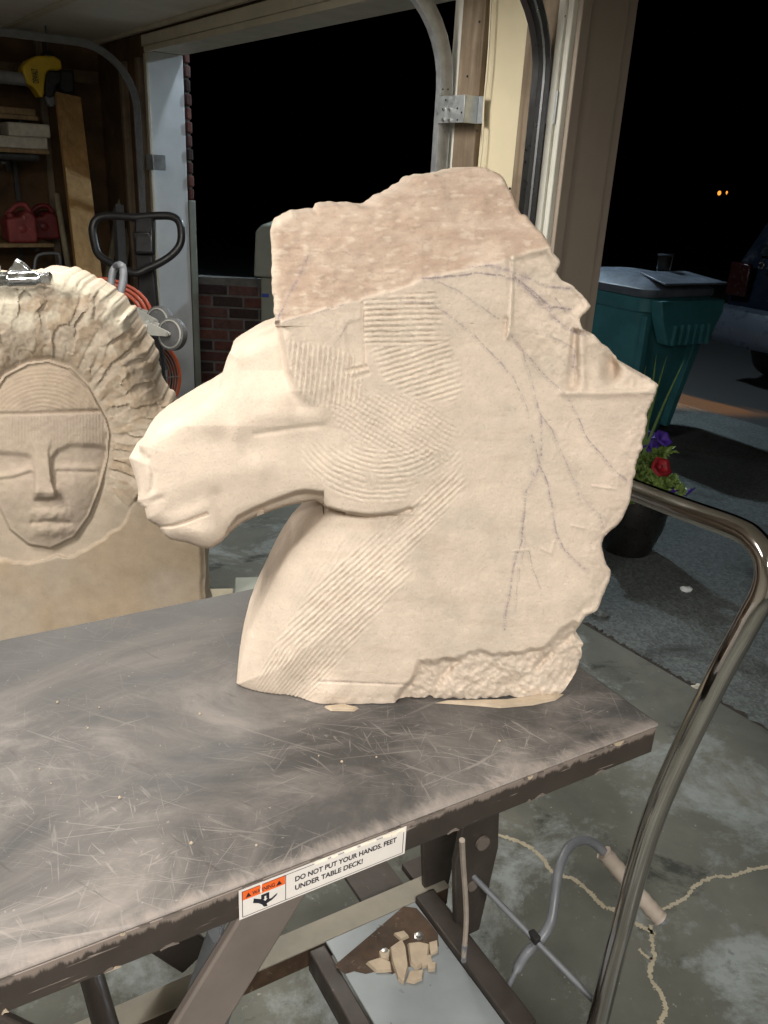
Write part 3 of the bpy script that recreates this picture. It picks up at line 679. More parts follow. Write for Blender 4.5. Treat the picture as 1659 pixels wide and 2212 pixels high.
    w += 3.0*Bz*ridge((X+.10*Y)*math.pi/11, wob*.4)*rough
    Cz = pmask(X, Y, [(700, 880), (800, 850), (900, 850), (985, 920), (960, 1000), (840, 990), (740, 930)], 16)
    w += 1.8*Cz*(.5*ridge((X*.8+Y*.6)*math.pi/10.5, wob)+ridge((X*-.5+Y*.86)*math.pi/10.5, wob))*rough
    cx_, cy_ = 830, 850; rr = np.hypot(X-cx_, (Y-cy_)*1.05)
    Dz = sst(rr, 110, 135)*sst(262-rr, 0, 20)*sst(Y, 935, 985)*pmask(X, Y, [(650, 960), (760, 940), (1000, 960), (1000, 1050), (880, 1085), (760, 1090), (670, 1050)], 12)
    w += 2.2*Dz*ridge(rr*math.pi/11.5, wob*1.0)*rough*sst(fbm(X, Y, 40, 2, 66), -.45, .1)
    # neck: long strokes running down to the left, fanning out towards the base
    fx_, fy_ = 300, 1860; th = np.arctan2(fy_-Y, X-fx_)
    Ez = pmask(X, Y, [(1005, 1050), (985, 1005), (900, 1080), (790, 1165), (680, 1270), (600, 1380), (545, 1490), (590, 1530), (650, 1528), (700, 1470), (780, 1370), (888, 1236), (862, 1222), (940, 1130)], 10)
    Es = pmask(X, Y, [(720, 1130), (860, 1125), (760, 1220), (640, 1340), (600, 1320), (640, 1210)], 14)
    w += 3.2*Ez*(ridge((.667*X+.745*Y)*math.pi/10.4, wob*.4)*sst(1425-Y, 0, 60)+ridge(th*640*math.pi/9.5, wob*.4)*sst(Y, 1375, 1430))*rough + .9*Es*ridge(th*640*math.pi/9, wob)*rough
    # --- right-hand break lines on the flat face
    Pz = pmask(X, Y, [(1100, 560), (1180, 545), (1215, 600), (1262, 645), (1250, 700), (1255, 835), (1222, 842), (1150, 780), (1108, 728)], 10)
    w += -9*Pz*(1-top) + 5*Pz*fbm(X, Y, 22, 3, 13)
    w += (1-top)*(8*groove(X, Y, [(1108, 556), (1106, 640), (1102, 700), (1096, 728)], 4) - 6*groove(X, Y, [(1093, 690), (1092, 726)], 5) + 6*np.exp(-(((X-1103)/16)**2+((Y-722)/12)**2)))
    Qz = pmask(X, Y, [(1238, 712), (1290, 722), (1335, 765), (1425, 826), (1398, 840), (1300, 844), (1222, 842)], 6)
    w += -13*Qz*sst(845-Y, 0, 70) - 4*Qz + 7*Qz*fbm(X, Y, 30, 3, 95) + 9*Qz*np.sin(X*math.pi/19+1.2)*sst(1290-X, 0, 30)*.6
    w += -46*np.exp(-(((X-1322)/15)**2+((Y-792)/27)**2)) + 6*groove(X, Y, [(1215, 848), (1300, 850), (1400, 845)], 9)
    # --- broken foot
    Rr = pmask(X+10*fbm(X, Y, 26, 3, 91), Y+10*fbm(X, Y, 26, 3, 92), [(888, 1462), (905, 1430), (985, 1428), (1020, 1408), (1100, 1412), (1180, 1398), (1240, 1345), (1265, 1390), (1255, 1450), (1210, 1505), (1080, 1530), (860, 1545), (855, 1505)], 7)
    w += -17*Rr + Rr*(15*fbm(X, Y, 48, 4, 41) + 6*fbm(X, Y, 10, 2, 43)) - 9*Rr*groove(X, Y, [(1160, 1440), (1215, 1390), (1245, 1365)], 7) - 8*Rr*groove(X, Y, [(920, 1520), (955, 1460), (985, 1430)], 7)
    w += -2.6*groove(X, Y, [(690, 1472), (880, 1479)], 2.2) - 9*sst(Y, 1490, 1540)*(1-neck)*.8 + 3.5*sst(Y, 1490, 1520)*fbm(X, Y, 20, 3, 44)
    # rough right flank
    fl_ = sst(70-D, 0, 60)*sst(X, 1150, 1260)*(Y > 850); w += fl_*(7*fbm(X, Y, 40, 4, 71)+2*fbm(X, Y, 9, 2, 72)) - 5*fl_*sst(36-D, 0, 36)
    # skin: slight waviness and pits
    flat = (1-head)*(1-top)
    w += 1.0*nz*flat + flat*.6*fbm(X, Y, 8, 2, 81) - 1.6*sst(fbm(X, Y, 7, 2, 83), .5, .66)*flat + .25*fbm(X, Y, 6, 2, 85)
    for ln in ([(1112, 1190), (1140, 1188)], [(1170, 1186), (1192, 1195), (1197, 1170)], [(1235, 1135), (1265, 1142)], [(1280, 1050), (1330, 1056)]): w += 2.0*groove(X, Y, ln, 3)
    w = w*PXM
    # --- colour of the stone itself
    base = np.array([.64, .545, .455]); skin = np.array([.43, .325, .255]); fresh = np.array([.72, .635, .53]); grey = np.array([.54, .47, .395])
    tint = np.ones((X.size, 3))*base
    def mixc(f, c):
        nonlocal tint
        f = np.clip(f, 0, 1)[:, None]; tint = tint*(1-f)+c*f
    mixc(.55*sst(fbm(X, Y*1.6, 90, 4, 101), -.1, .5)*flat, grey)
    mixc(.40*sst(fbm(X*.22, Y, 16, 3, 111), .05, .5)*flat, np.array([.55, .455, .37]))
    mixc(.30*sst(fbm(X, Y, 5, 2, 113), .3, .6)*flat, np.array([.45, .38, .32]))
    mixc(top*np.clip(.88+.5*fbm(X*.4, Y, 30, 4, 103), 0, 1), skin)
    mixc(top*.38*sst(fbm(X*.45, Y, 9, 3, 105), .1, .6), fresh)
    mixc(.5*np.clip(A+Bz+Dz+Ez*.8, 0, 1)*sst(vn(X, Y, 6, 107), -.1, .4), fresh)
    mixc(.5*sst(18-D, 0, 18)*(Y < 712)*(X < 640), fresh)
    mixc(.35*sst(X, 1180, 1380)*(Y > 850)*(Y < 1250), np.array([.62, .50, .43]))
    mixc(.8*groove(X, Y, [(1108, 556), (1106, 640), (1102, 716)], 4), fresh)
    ink = np.array([.235, .19, .215])
    for j, (ln, wd_, st) in enumerate(marks):
        brk = sst(.8*hsh(np.floor(X/2.6), np.floor(Y/2.6), 200+j)-.4+.35*vn(X, Y, 30, 300+j), -.42, .30)
        mixc(.30*st*groove(X, Y, ln, wd_*2.6)*sst(vn(X, Y, 9, 600+j), -.3, .4), ink*1.25)
        for (ox, oy, k_) in ((0, 0, 1.0), (4.0, -2.0, .3)):
            brk = sst(.9*hsh(np.floor((X+ox)/2.4), np.floor(Y/2.4), 200+j)-.45+.75*vn(X+ox*9, Y, 24, 300+j), -.30, .30)
            mixc(k_*min(1, st*1.15)*groove(X+ox+5*vn(X, Y, 26, 400+j), Y+oy+3*vn(X, Y, 19, 420+j), ln, wd_*.72)*brk, ink)
    mixc(.42*groove(X, Y, [(1060, 575), (1120, 592), (1170, 650), (1190, 672)], 12)*sst(vn(X, Y, 7, 501), -.2, .3), np.array([.36, .30, .32]))
    mixc(.45*sst(fbm(X, Y, 10, 2, 511), .33, .5)*pmask(X, Y, [(1115, 690), (1190, 700), (1260, 760), (1240, 830), (1120, 740)], 12), grey*.7)
    return w, tint, np.clip(np.maximum(muz, neck), 0, 1)
def horse_jit(x, y): return np.where((y > 705) & (x < 720), .8, np.where(y > 1500, 4.0, 3.5+9*np.clip(vn(x, y, 70, 900)+.2, 0, 1)))
def horse_back(w, m, X, Y):
    Tk = .185; wb = -Tk - w*m*.95 - .0*X; wb = np.where(m < .5, -Tk+.02*np.sin(X*.02)*np.cos(Y*.017), wb)
    wb = -Tk - w*m*.95; return np.minimum(wb, w-.012)
relief('horse_head_carving', horse_out, horse_jit, horse_w, HO, HN, None, .185, horse_back, ZD+.0015, 2.0, 'sandstone',
       'half carved cream sandstone horse head standing on the steel lift table', 'stone carving')

# ---- relief of a face on the slab behind
FN = np.array([.16, -1, 0]); FN /= np.linalg.norm(FN); FO = onp(440, 1400, (0, 1.66, 0), (0, -1, 0)); ZB = float(FO[2])
face_out = [(449, 1415), (446, 1330), (444, 1260), (442, 1206), (441, 1120), (424, 1010), (388, 918), (366, 882), (350, 860), (337, 832), (329, 800), (321, 768), (308, 742), (292, 715), (277, 690), (262, 670), (245, 650), (226, 634), (205, 622), (185, 612), (165, 599), (140, 591), (110, 588), (60, 592), (0, 597), (-60, 604), (-120, 640), (-168, 720), (-188, 900), (-190, 1120), (-190, 1420), (100, 1425)]
FXM = .00092
def face_w(X, Y, D):
    w = np.zeros_like(X)
    fo = np.array([(-25, 1000), (-38, 950), (-30, 900), (-22, 860), (10, 812), (60, 785), (105, 780), (150, 795), (190, 835), (214, 880), (228, 905), (236, 935), (232, 990), (216, 1055), (192, 1115), (160, 1160), (110, 1184), (62, 1176), (22, 1143), (-8, 1080)], float)
    d, _, _, i = segdist(X, Y, fo); sd = np.where(i, d, -d)      # + inside the face
    edge_y = np.interp(X, [-190, 0, 60, 110, 160, 220, 260, 300, 345, 400, 450], [1190, 1212, 1215, 1205, 1200, 1165, 1132, 1075, 1045, 985, 930]) + 16*fbm(X, Y, 40, 3, 7)
    lower = sst(Y-edge_y, -4, 5)
    # hollow round the face, hair mass of chiselled facets above it
    hol = np.exp(-np.maximum(-sd, 0)/44.0)
    cx_, cy_ = 95, 960; th = np.arctan2(X-cx_, cy_-Y); rr = np.hypot(X-cx_, Y-cy_)
    # chisel facets: cells stretched outwards, each a tilted flat
    a_ = th*300/30+.5*fbm(X, Y, 34, 2, 18); r_ = rr/66+.45*fbm(X, Y, 30, 2, 19)
    best = np.full(X.shape, 9.0); tone = np.zeros(X.shape); slx = np.zeros(X.shape); ia = np.floor(a_); ir = np.floor(r_)
    for da in (-1, 0, 1):
        for dr in (-1, 0, 1):
            ja = ia+da; jr = ir+dr; px_ = ja+.05+.9*hsh(ja, jr, 3); py_ = jr+.05+.9*hsh(ja, jr, 8)
            dd = (a_-px_)**2+(r_-py_)**2; k = dd < best
            slx = np.where(k, (a_-px_)*(hsh(ja, jr, 11)-.35)*2.4+(r_-py_)*(hsh(ja, jr, 12)-.7)*2.2, slx)
            tone = np.where(k, hsh(ja, jr, 5), tone); best = np.where(k, dd, best)
    hair = (1-lower)*sst(-sd, 2, 16)*sst(1075-Y+.25*(X-240), -40, 40)
    w += hair*(3.6*slx + 3.0*(tone-.5)) + hair*(2.6*fbm(X, Y, 26, 3, 15)+1.6*fbm(X, Y, 7, 2, 16))
    w += -(1-lower)*sst(-sd, -3, 3)*(17*hol+3)
    w += (1-lower)*hair*20*sst(rr, 150, 260) 
    w += -.75*np.maximum(58-D, 0)*hair - 10*sst(22-D, 0, 22)*(1-lower)
    # face: convex oval
    fin = sst(sd, -3, 6); dome = np.sqrt(np.clip(1-((X-98)/150)**2, 0.02, 1))
    ff = 34*(dome-1) + 10*np.sqrt(np.clip(sd/60, 0, 1))
    cap = sst(888-Y+.02*(X-100), -4, 4)
    ff += -cap*(2+.10*np.maximum(880-Y, 0)) - 4*groove(X, Y, [(-40, 893), (60, 892), (140, 890), (215, 887)], 4)
    fore = sst(962-Y, -6, 8)*(1-cap)
    # brows, eye planes, nose, mouth
    ey = np.interp(X, [-40, 0, 60, 80, 110, 125, 150, 205, 235], [976, 974, 980, 990, 985, 968, 958, 958, 965])
    side = sst(np.abs(X-90), 17, 27); eyes = sst(Y-ey, -3, 12)*sst(1052-Y, 0, 60)*side
    ff += -8*eyes + 3*groove(X, Y, [(122, 1012), (160, 1010), (208, 1012)], 7) - 2.5*groove(X, Y, [(124, 1018), (205, 1020)], 4) + 4.5*groove(X, Y, [(-30, 1032), (30, 1026), (66, 1014)], 7) - 2.5*groove(X, Y, [(-30, 1040), (30, 1033), (66, 1021)], 4)
    nw = np.interp(Y, [930, 975, 1040, 1060, 1074], [40, 19, 23, 29, 30]); prof = sst(1-np.abs(X-91-.08*(Y-1000))/nw, 0, .40)
    ff += prof*np.interp(Y, [930, 975, 1040, 1064, 1074, 1082], [0, 5, 15, 21, 16, 0])
    ff += 8*np.exp(-(((X-121)/11)**2+((Y-1063)/12)**2)) + 6*np.exp(-(((X-80)/11)**2+((Y-1063)/12)**2)) - 6*groove(X, Y, [(82, 1079), (104, 1081), (128, 1075)], 4)
    ff += 6*np.exp(-(((X-175)/42)**2+((Y-1065)/45)**2)) + 6*np.exp(-(((X-20)/42)**2+((Y-1075)/45)**2))
    ff += 8*np.exp(-(((X-108)/42)**2+((Y-1112)/16)**2)) + 8*np.exp(-(((X-106)/38)**2+((Y-1146)/14)**2)) - 5*groove(X, Y, [(70, 1130), (108, 1126), (150, 1130)], 5)
    ff += pmask(X, Y, [(65, 1090), (150, 1090), (165, 1140), (140, 1165), (70, 1160)], 8)*3.5*fbm(X, Y, 14, 3, 33)
    ri = np.abs(np.sin(X*math.pi/7+.3*fbm(X, Y, 30, 2, 4)))-.6
    ff += 1.0*ri*fore + 1.1*cap*(np.abs(np.sin((rr*.9)*math.pi/8+fbm(X, Y, 40, 2, 9)))-.6)*sst(Y, 770, 800) + 1.2*fbm(X, Y, 10, 2, 40)
    w = w*(1-fin) + (ff-6)*fin
    w += lower*(1.2*fbm(X, Y, 60, 3, 61) - 7*sst(14-D, 0, 14)+3*sst(18-D, 0, 18)*fbm(X, Y, 12, 2, 66))
    w = w*FXM
    base = np.array([.44, .37, .295]); pale = np.array([.58, .53, .43]); tan = np.array([.36, .28, .20]); pink = np.array([.45, .37, .31])
    tint = np.ones((X.size, 3))*base
    def mixc(f, c):
        nonlocal tint
        f = np.clip(f, 0, 1)[:, None]; tint = tint*(1-f)+c*f
    mixc(hair*sst(tone+.8*fbm(X, Y, 30, 3, 70), .2, .7)*.8, tan)
    mixc(hair*sst(rr+110*fbm(X, Y, 50, 4, 71), 285, 325)*.95, pale)
    mixc(hair*.35*sst(fbm(X, Y, 14, 3, 79), .1, .5), pale)
    mixc(lower*.7*sst(fbm(X, Y, 120, 3, 74), -.3, .4), np.array([.43, .335, .23]))
    mixc(fin*.7*sst(fbm(X, Y, 50, 3, 76), -.3, .3), pink)
    mixc(cap*fin*.45, tan)
    mixc(.7*groove(X, Y, [(-40, 893), (60, 892), (140, 890), (215, 887)], 3), tan*.6)
    return w, tint, np.zeros_like(X)
relief('face_relief_slab', face_out, lambda x, y: np.where(y < 1000, 9.0, 4.0), face_w, FO, FN, None, .16, lambda w, m, X, Y: np.minimum(np.full_like(w, -.15), w-.02), ZB+.001, 2.3, 'sandstone',
       'tan sandstone slab carved with a face in relief behind the lift table', 'stone carving')

# ================================================================== lift table
LT = thing('lift_table', 'dusty grey-brown steel scissor lift table with chrome push handle', 'lift table', T(-.5, .26, 0))
DL, DW = 1.02, .52
MB().span(T, (-DL, 0, ZD-.006), (0, DW, ZD)).build('deck', 'deck_steel', LT, bev=.003)
MB().span(T, (-DL+.002, .0015, ZD-.042), (-.002, .006, ZD-.0065)).span(T, (-DL+.002, DW-.006, ZD-.042), (-.002, DW-.0015, ZD-.0065)).span(T, (-.006, .0065, ZD-.042), (-.0015, DW-.0065, ZD-.0065)).span(T, (-DL+.0015, .0065, ZD-.042), (-DL+.006, DW-.0065, ZD-.0065)).build('skirt', 'skirt_paint', LT, bev=.001)
# rolled dust and chips worn into the front edge
rg = np.random.RandomState(11)
for i in range(46):
    a = -rg.uniform(.02, .98); L = rg.uniform(.004, .018); h = rg.uniform(.001, .0045); top_ = rg.rand() < .6
    z0 = ZD-.0062 if top_ else ZD-.041
    P = [T(a, -.0002, z0), T(a+L*.4, -.0004, z0+(h*.4 if not top_ else .0008)), T(a+L, -.0002, z0), T(a+L*.7, -.0003, z0+(h if not top_ else -h)), T(a+L*.3, -.0003, z0+(h*.8 if not top_ else -h*.7))]
    MB().prism(P, TS*.0015).build('edge_chip', 'flake_stone' if rg.rand() < .35 else 'leg_paint', LT, smooth=0)
# scissor legs
p1 = onp(548, 2012, T(0, .055, 0), TS); p2 = onp(425, 2212, T(0, .055, 0), TS); dv = (p2-p1)/np.linalg.norm(p2-p1)
A1 = p1 - dv*.10; A1 = A1 + dv*max(0, (A1[2]-(ZD-.05))/-dv[2]); A2 = p1 + dv*((p1[2]-.26)/-dv[2])
for k in (0, 1):
    off = TS*(.0 if k == 0 else .41)
    MB().bar(A1+off, A2+off, .012, .062, Z3).build('scissor_leg', 'leg_paint', LT, bev=.003)
    ma = np.dot(A1-T(0, 0, 0), TL); mb_ = np.dot(A2-T(0, 0, 0), TL)
    MB().bar(np.array(T(mb_, .075+(.37 if k else 0), A1[2])), np.array(T(ma, .075+(.37 if k else 0), .26)), .012, .062, Z3).build('scissor_leg', 'brown_base', LT, bev=.003)
mid = (A1+A2)/2
MB().tube([mid+TS*-.01, mid+TS*.43], .014, 14).build('pivot_rod', 'brown_base', LT)
MB().tube([A2+TS*-.005, A2+TS*.42], .012, 14).build('cross_rod', 'brown_base', LT)
MB().tube([T(-.52, .24, .30), T(-.44, .26, .50)], .034, 18).build('cylinder', 'grey_paint', LT)
MB().tube([T(-.44, .26, .50), T(-.36, .27, .70)], .018, 14).build('piston', 'tool_chrome', LT)
# base frame: channels
MB().span(T, (-.98, .385, .205), (.02, .425, .245)).build('base_rail', 'rust_channel', LT, bev=.002)
MB().span(T, (-.98, .383, .2465), (.02, .428, .250)).build('rail_flange', 'rail_dust', LT, bev=.001)
MB().span(T, (-.98, .055, .17), (.02, .095, .235)).build('base_rail', 'brown_base', LT, bev=.002)
MB().span(T, (-.055, .0951, .215), (-.015, .3845, .262)).build('cross_member', 'brown_base', LT, bev=.003)
MB().span(T, (-.98, .0951, .18), (-.94, .3845, .23)).build('cross_member', 'brown_base', LT, bev=.003)
MB().span(T, (-.265, .0951, .20), (-.235, .3845, .245)).build('cross_member', 'brown_base', LT, bev=.003)
pl = MB().span(T, (-.234, .10, .247), (-.056, .382, .2505)).build('pump_plate', 'zinc_plate', LT, bev=.001)
for x, y in [(832, 2058), (905, 2023)]:
    p = onz(x, y, .2515); MB().lathe([(.009, 0), (.009, .001), (.006, .0015), (.0055, .006), (.003, .0065)], p, n=6).build('bolt', 'bolt_zinc', pl)
MB().prism([onz(x, y, .2506) for x, y in [(722, 2086), (800, 2020), (872, 1958), (900, 1962), (925, 1990), (946, 2018), (948, 2044), (925, 2062), (900, 2084), (872, 2092), (848, 2104), (820, 2096), (790, 2104), (765, 2098), (745, 2104)]], Z3*.0006).build('rust_cake', 'rust_channel', pl, smooth=0)
# bracket at the handle end
MB().prism([T(.015, .30, .22), T(.03, .30, .22), T(.05, .30, .40), T(.04, .30, .50), T(-.03, .30, .50), T(-.04, .30, .40), T(-.02, .30, .22)], TS*.012).build('end_bracket', 'brown_base', LT, bev=.002)
MB().prism([T(-.02, .40, .22), T(.03, .40, .22), T(.05, .40, .40), T(.03, .40, .48), T(-.03, .40, .48), T(-.04, .40, .40)], TS*.012).build('end_bracket', 'brown_base', LT, bev=.002)
MB().lathe([(.013, 0), (.013, .006)], T(.01, .299, .43), TS*-1, n=16).build('pivot_pin', 'leg_paint', LT)
MB().lathe([(.010, 0), (.010, .004)], T(.0, .299, .34), TS*-1, n=16).build('pivot_pin', 'leg_paint', LT)
# wheels
for a, b_ in ((-.90, .02), (-.90, .50), (-.06, .02), (-.06, .50)):
    wh = MB().lathe([(.0, -.02), (.055, -.02), (.0625, -.014), (.0625, .014), (.055, .02), (.0, .02)], T(a, b_, .0625), TS, n=28).build('wheel', 'black_rubber', LT)
    MB().lathe([(.02, -.024), (.03, -.023), (.03, .023), (.02, .024)], T(a, b_, .0625), TS, n=16).build('hub', 'zinc_pale', wh)
    MB().span(T, (a-.02, b_-.035, .06), (a+.02, b_-.028, .19)).span(T, (a-.02, b_+.028, .06), (a+.02, b_+.035, .19)).span(T, (a-.03, b_-.035, .1905), (a+.03, b_+.035, .20)).build('wheel_fork', 'brown_base', wh)
MB().span(T, (-.12, -.01, .2005), (-.03, .054, .21)).build('axle_plate', 'brown_base', LT)
for lo_, hi_ in (((-.12, .4255, .2005), (-.03, .53, .21)), ((-.95, -.01, .2005), (-.86, .054, .21)), ((-.95, .4255, .2005), (-.86, .53, .21))): MB().span(T, lo_, hi_).build('axle_plate', 'brown_base', LT)
# chrome handle
hp = [(.035, .030, .20), (.05, .037, .285), (.063, .040, .45), (.082, .040, .66), (.112, .020, .86), (.128, .002, .97), (.1365, -.004, 1.018), (.142, .006, 1.050), (.146, .030, 1.066), (.148, .062, 1.070), (.150, .15, 1.064), (.150, .26, 1.06), (.150, .40, 1.058), (.150, .455, 1.058), (.148, .49, 1.05), (.142, .515, 1.02), (.128, .52, .96), (.08, .50, .62), (.05, .48, .285), (.035, .47, .20)]
MB().tube(arc([T(*p) for p in hp], 8), .0152, 20).build('handle', 'chrome', LT)
MB().span(T, (-.01, .02, .1995), (.06, .06, .215)).build('handle_foot', 'brown_base', LT, bev=.002)
MB().span(T, (-.01, .45, .1995), (.06, .50, .215)).build('handle_foot', 'brown_base', LT, bev=.002)
# release rod across the end, pedal lever with rubber grip, drain cable
rod0, rod1 = onz(1010, 1880, .36), onz(1293, 2172, .27)
MB().tube([rod0, rod1], .0052, 10).build('release_rod', 'grey_paint', LT)
lev = [(1085, 2160, .23), (1108, 2110, .24), (1135, 2062, .255), (1165, 2032, .27), (1190, 1990, .29), (1200, 1930, .32), (1207, 1880, .345), (1225, 1835, .36), (1255, 1815, .355), (1285, 1823, .335), (1312, 1850, .31), (1345, 1890, .28), (1395, 1950, .24), (1432, 1992, .21)]
LP = arc([onz(*p) for p in lev], 6)
pd = MB().tube(LP, [.0045 if i < 8 else .0085 for i in range(len(LP))], 12).build('pedal_lever', 'grey_paint', LT)
gp = [onz(1304, 1842, .318), onz(1345, 1890, .28), onz(1395, 1950, .24), onz(1425, 1984, .216)]
GP = arc(gp, 8); MB().tube(GP, [.0145+.0012*(i % 3 == 0) for i in range(len(GP))], 14).build('grip', 'grip_rubber', pd)
MB().box(onz(1086, 2158, .236), (.03, .018, .016), [TL, TS, Z3]).build('pedal_clamp', 'black_rubber', pd, bev=.002)
MB().box((rod0*.47+rod1*.53)+Z3*.004, (.012, .02, .014), [TL, TS, Z3]).build('pedal_clamp', 'black_rubber', pd, bev=.002)
cb = MB().tube(arc([onz(998, 1815, .62), onz(1000, 1860, .55), onz(1005, 1930, .45), onz(1007, 1990, .37), onz(1002, 2065, .28)], 6), .0042, 8).build('drain_cable', 'grip_rubber', LT)
MB().tube([onz(1004, 2040, .31), onz(1002, 2075, .265)], .0048, 8).build('ferrule', 'grey_paint', cb)
# warning sticker with its print
def stick(x, y): return onp(x, y, T(0, -.0004, 0), TS)
S00, S10, S01 = stick(517, 2012), stick(872, 1858), stick(517, 1927)
sx = (S10-S00); SW = np.linalg.norm(sx); sx /= SW; sz = Z3; SH = .0345; S00 = np.array(T(np.dot(S00-T(0, 0, 0), TL), -.0006, ZD-.0412))
sx = TL; SW = .262*SW/SW if False else SW
def SP(u, v, d=0): return S00 + sx*u*SW + sz*v*SH - TS*d
def srect(u0, v0, u1, v1, d0, d1): return MB().prism([SP(u0, v0, d0), SP(u1, v0, d0), SP(u1, v1, d0), SP(u0, v1, d0)], -TS*(d1-d0))
sk = srect(0, 0, 1, 1, 0, .0004).build('warning_sticker', 'sticker_white', LT, smooth=0)
srect(.018, .63, .255, .93, .00045, .0006).build('orange_panel', 'sticker_orange', sk, smooth=0)
bd_ = MB()
for (u0, v0, u1, v1) in ((.016, .06, .984, .075), (.016, .925, .984, .94), (.016, .076, .0195, .924), (.9805, .076, .984, .924), (.2565, .076, .260, .924)):
    bd_.prism([SP(u0, v0, .0007), SP(u1, v0, .0007), SP(u1, v1, .0007), SP(u0, v1, .0007)], -TS*.0001)
bd_.build('print_border', 'ink_black', sk, smooth=0)
def text(body, u, v, height, d, mat, parent, name, bold=.012, width=None):
    cu = bpy.data.curves.new(name, 'FONT'); cu.body = body; cu.size = 1; cu.offset = bold; cu.extrude = 0
    ob = bpy.data.objects.new(name, cu); COL.objects.link(ob); dg = bpy.context.evaluated_depsgraph_get()
    me = bpy.data.meshes.new_from_object(ob.evaluated_get(dg)); bpy.data.objects.remove(ob)
    co = np.zeros(len(me.vertices)*3); me.vertices.foreach_get('co', co); co = co.reshape(-1, 3)
    w0 = co[:, 0].max()-co[:, 0].min(); k = height/.72; kx = k if width is None else width/w0
    pts_ = SP(u, v, d) + np.outer((co[:, 0]-co[:, 0].min())*kx, sx) + np.outer(co[:, 1]*k, sz)
    me.vertices.foreach_set('co', (pts_-ORG[parent.name]).ravel()); me.materials.append(MATS[mat])
    o = bpy.data.objects.new(name, me); COL.objects.link(o); o.parent = parent; ORG[o.name] = ORG[parent.name]; me.update(); return o
text('DO NOT PUT YOUR HANDS, FEET', .312, .58, SH*.17, .0008, 'ink_black', sk, 'print_line', .03, SW*.625)
text('UNDER TABLE DECK!', .312, .28, SH*.17, .0008, 'ink_black', sk, 'print_line', .03, SW*.41)
text('WARNING', .072, .70, SH*.13, .0008, 'ink_black', sk, 'print_line', .018, SW*.125)
MB().prism([SP(.035, .69, .0008), SP(.066, .69, .0008), SP(.0505, .84, .0008)], -TS*.0001).build('print_triangle', 'ink_black', sk, smooth=0)
MB().prism([SP(.205, .69, .0008), SP(.236, .69, .0008), SP(.2205, .84, .0008)], -TS*.0001).build('print_triangle', 'ink_black', sk, smooth=0)
MB().prism([SP(*p, .0008) for p in [(.075, .42), (.105, .34), (.125, .24), (.135, .14), (.155, .12), (.150, .22), (.18, .27), (.205, .36), (.212, .44), (.198, .40), (.178, .34), (.165, .34), (.165, .58), (.120, .58), (.120, .44), (.080, .56)]], -TS*.0001).build('crush_hand_sign', 'ink_black', sk, smooth=0)
MB().prism([SP(*p, .00095) for p in [(.138, .50), (.148, .50), (.148, .40), (.154, .40), (.143, .33), (.132, .40), (.138, .40)]], -TS*.0001).build('crush_arrow', 'sticker_white', sk, smooth=0)
for u0, u1, hh in ((.42, .50, .05), (.52, .56, .07), (.60, .68, .06), (.70, .80, .05), (.84, .90, .10), (.90, .985, .13)):
    n_ = 7; P = [SP(u0+(u1-u0)*i/n_, .985+.03*rg.rand(), .001) for i in range(n_+1)] + [SP(u1-(u1-u0)*i/n_, .96-hh*rg.rand(), .0016) for i in range(n_+1)]
    MB().prism(P, -TS*.0006).build('torn_edge', 'torn_paper', sk, smooth=0)
MB().prism([SP(*p, .001) for p in [(.112, .98), (.118, .86), (.113, .74), (.118, .66), (.124, .70), (.122, .84), (.125, .97)]], -TS*.0004).build('torn_edge', 'torn_paper', sk, smooth=0)

# stone crumbs lying on the pump plate, flakes under the carving
def flake(poly, z, h, mat, label, name='stone_flake', grp=None, jit=.0015, seed=0):
    rg2 = np.random.RandomState(seed); c = np.mean([onz(x, y, z) for x, y in poly], axis=0)
    t0 = [onz(x, y, z) for x, y in poly]; n = len(t0); c = np.mean(t0, axis=0)
    top_ = [c+(p-c)*rg2.uniform(.82, .95)+Z3*h*rg2.uniform(.8, 1.1) for p in t0]
    m = MB().add(t0+top_+[c+Z3*h], [tuple(range(n))[::-1]]+[(i, (i+1) % n, n+(i+1) % n, n+i) for i in range(n)]+[(n+i, n+(i+1) % n, 2*n) for i in range(n)])
    o = m.build(name, mat, None, smooth=0)
    me = o.data; org = np.array([c[0], c[1], z]); co = np.array([v_.co[:] for v_ in me.vertices])-org; me.vertices.foreach_set('co', co.ravel()); o.location = tuple(org)
    return tag(o, label, 'stone chip', grp)
fk = [([(842, 2048), (868, 2030), (876, 2045), (882, 2090), (872, 2128), (860, 2120), (846, 2080)], 'long narrow stone flake lying between the two bolts on the zinc plate'),
      ([(880, 2040), (905, 2035), (928, 2040), (925, 2075), (900, 2098), (886, 2085)], 'squarish stone flake beside the right bolt on the zinc plate'),
      ([(884, 2100), (915, 2098), (912, 2118), (893, 2126), (876, 2122)], 'low stone flake at the lower tip of the heap on the zinc plate'),
      ([(920, 2082), (942, 2082), (940, 2098), (924, 2100)], 'small round stone crumb at the right of the heap on the zinc plate'),
      ([(926, 2040), (944, 2036), (946, 2058), (930, 2066)], 'stone flake just right of the squarish flake on the zinc plate'),
      ([(790, 2082), (820, 2072), (844, 2082), (846, 2100), (812, 2102)], 'flat stone flake at the left of the heap on the zinc plate')]
fk += [([(850, 2020), (872, 2014), (884, 2026), (866, 2034)], 'little stone crumb above the long narrow flake on the zinc plate'), ([(905, 2072), (930, 2066), (934, 2084), (912, 2094)], 'stone crumb wedged below the squarish flake on the zinc plate'), ([(818, 2060), (842, 2056), (840, 2074), (822, 2076)], 'stone crumb beside the left bolt on the zinc plate')]
for i, (p, lb) in enumerate(fk): flake(p, .2513, .006, 'flake_stone', lb, grp='stone flakes on the zinc plate', seed=i)
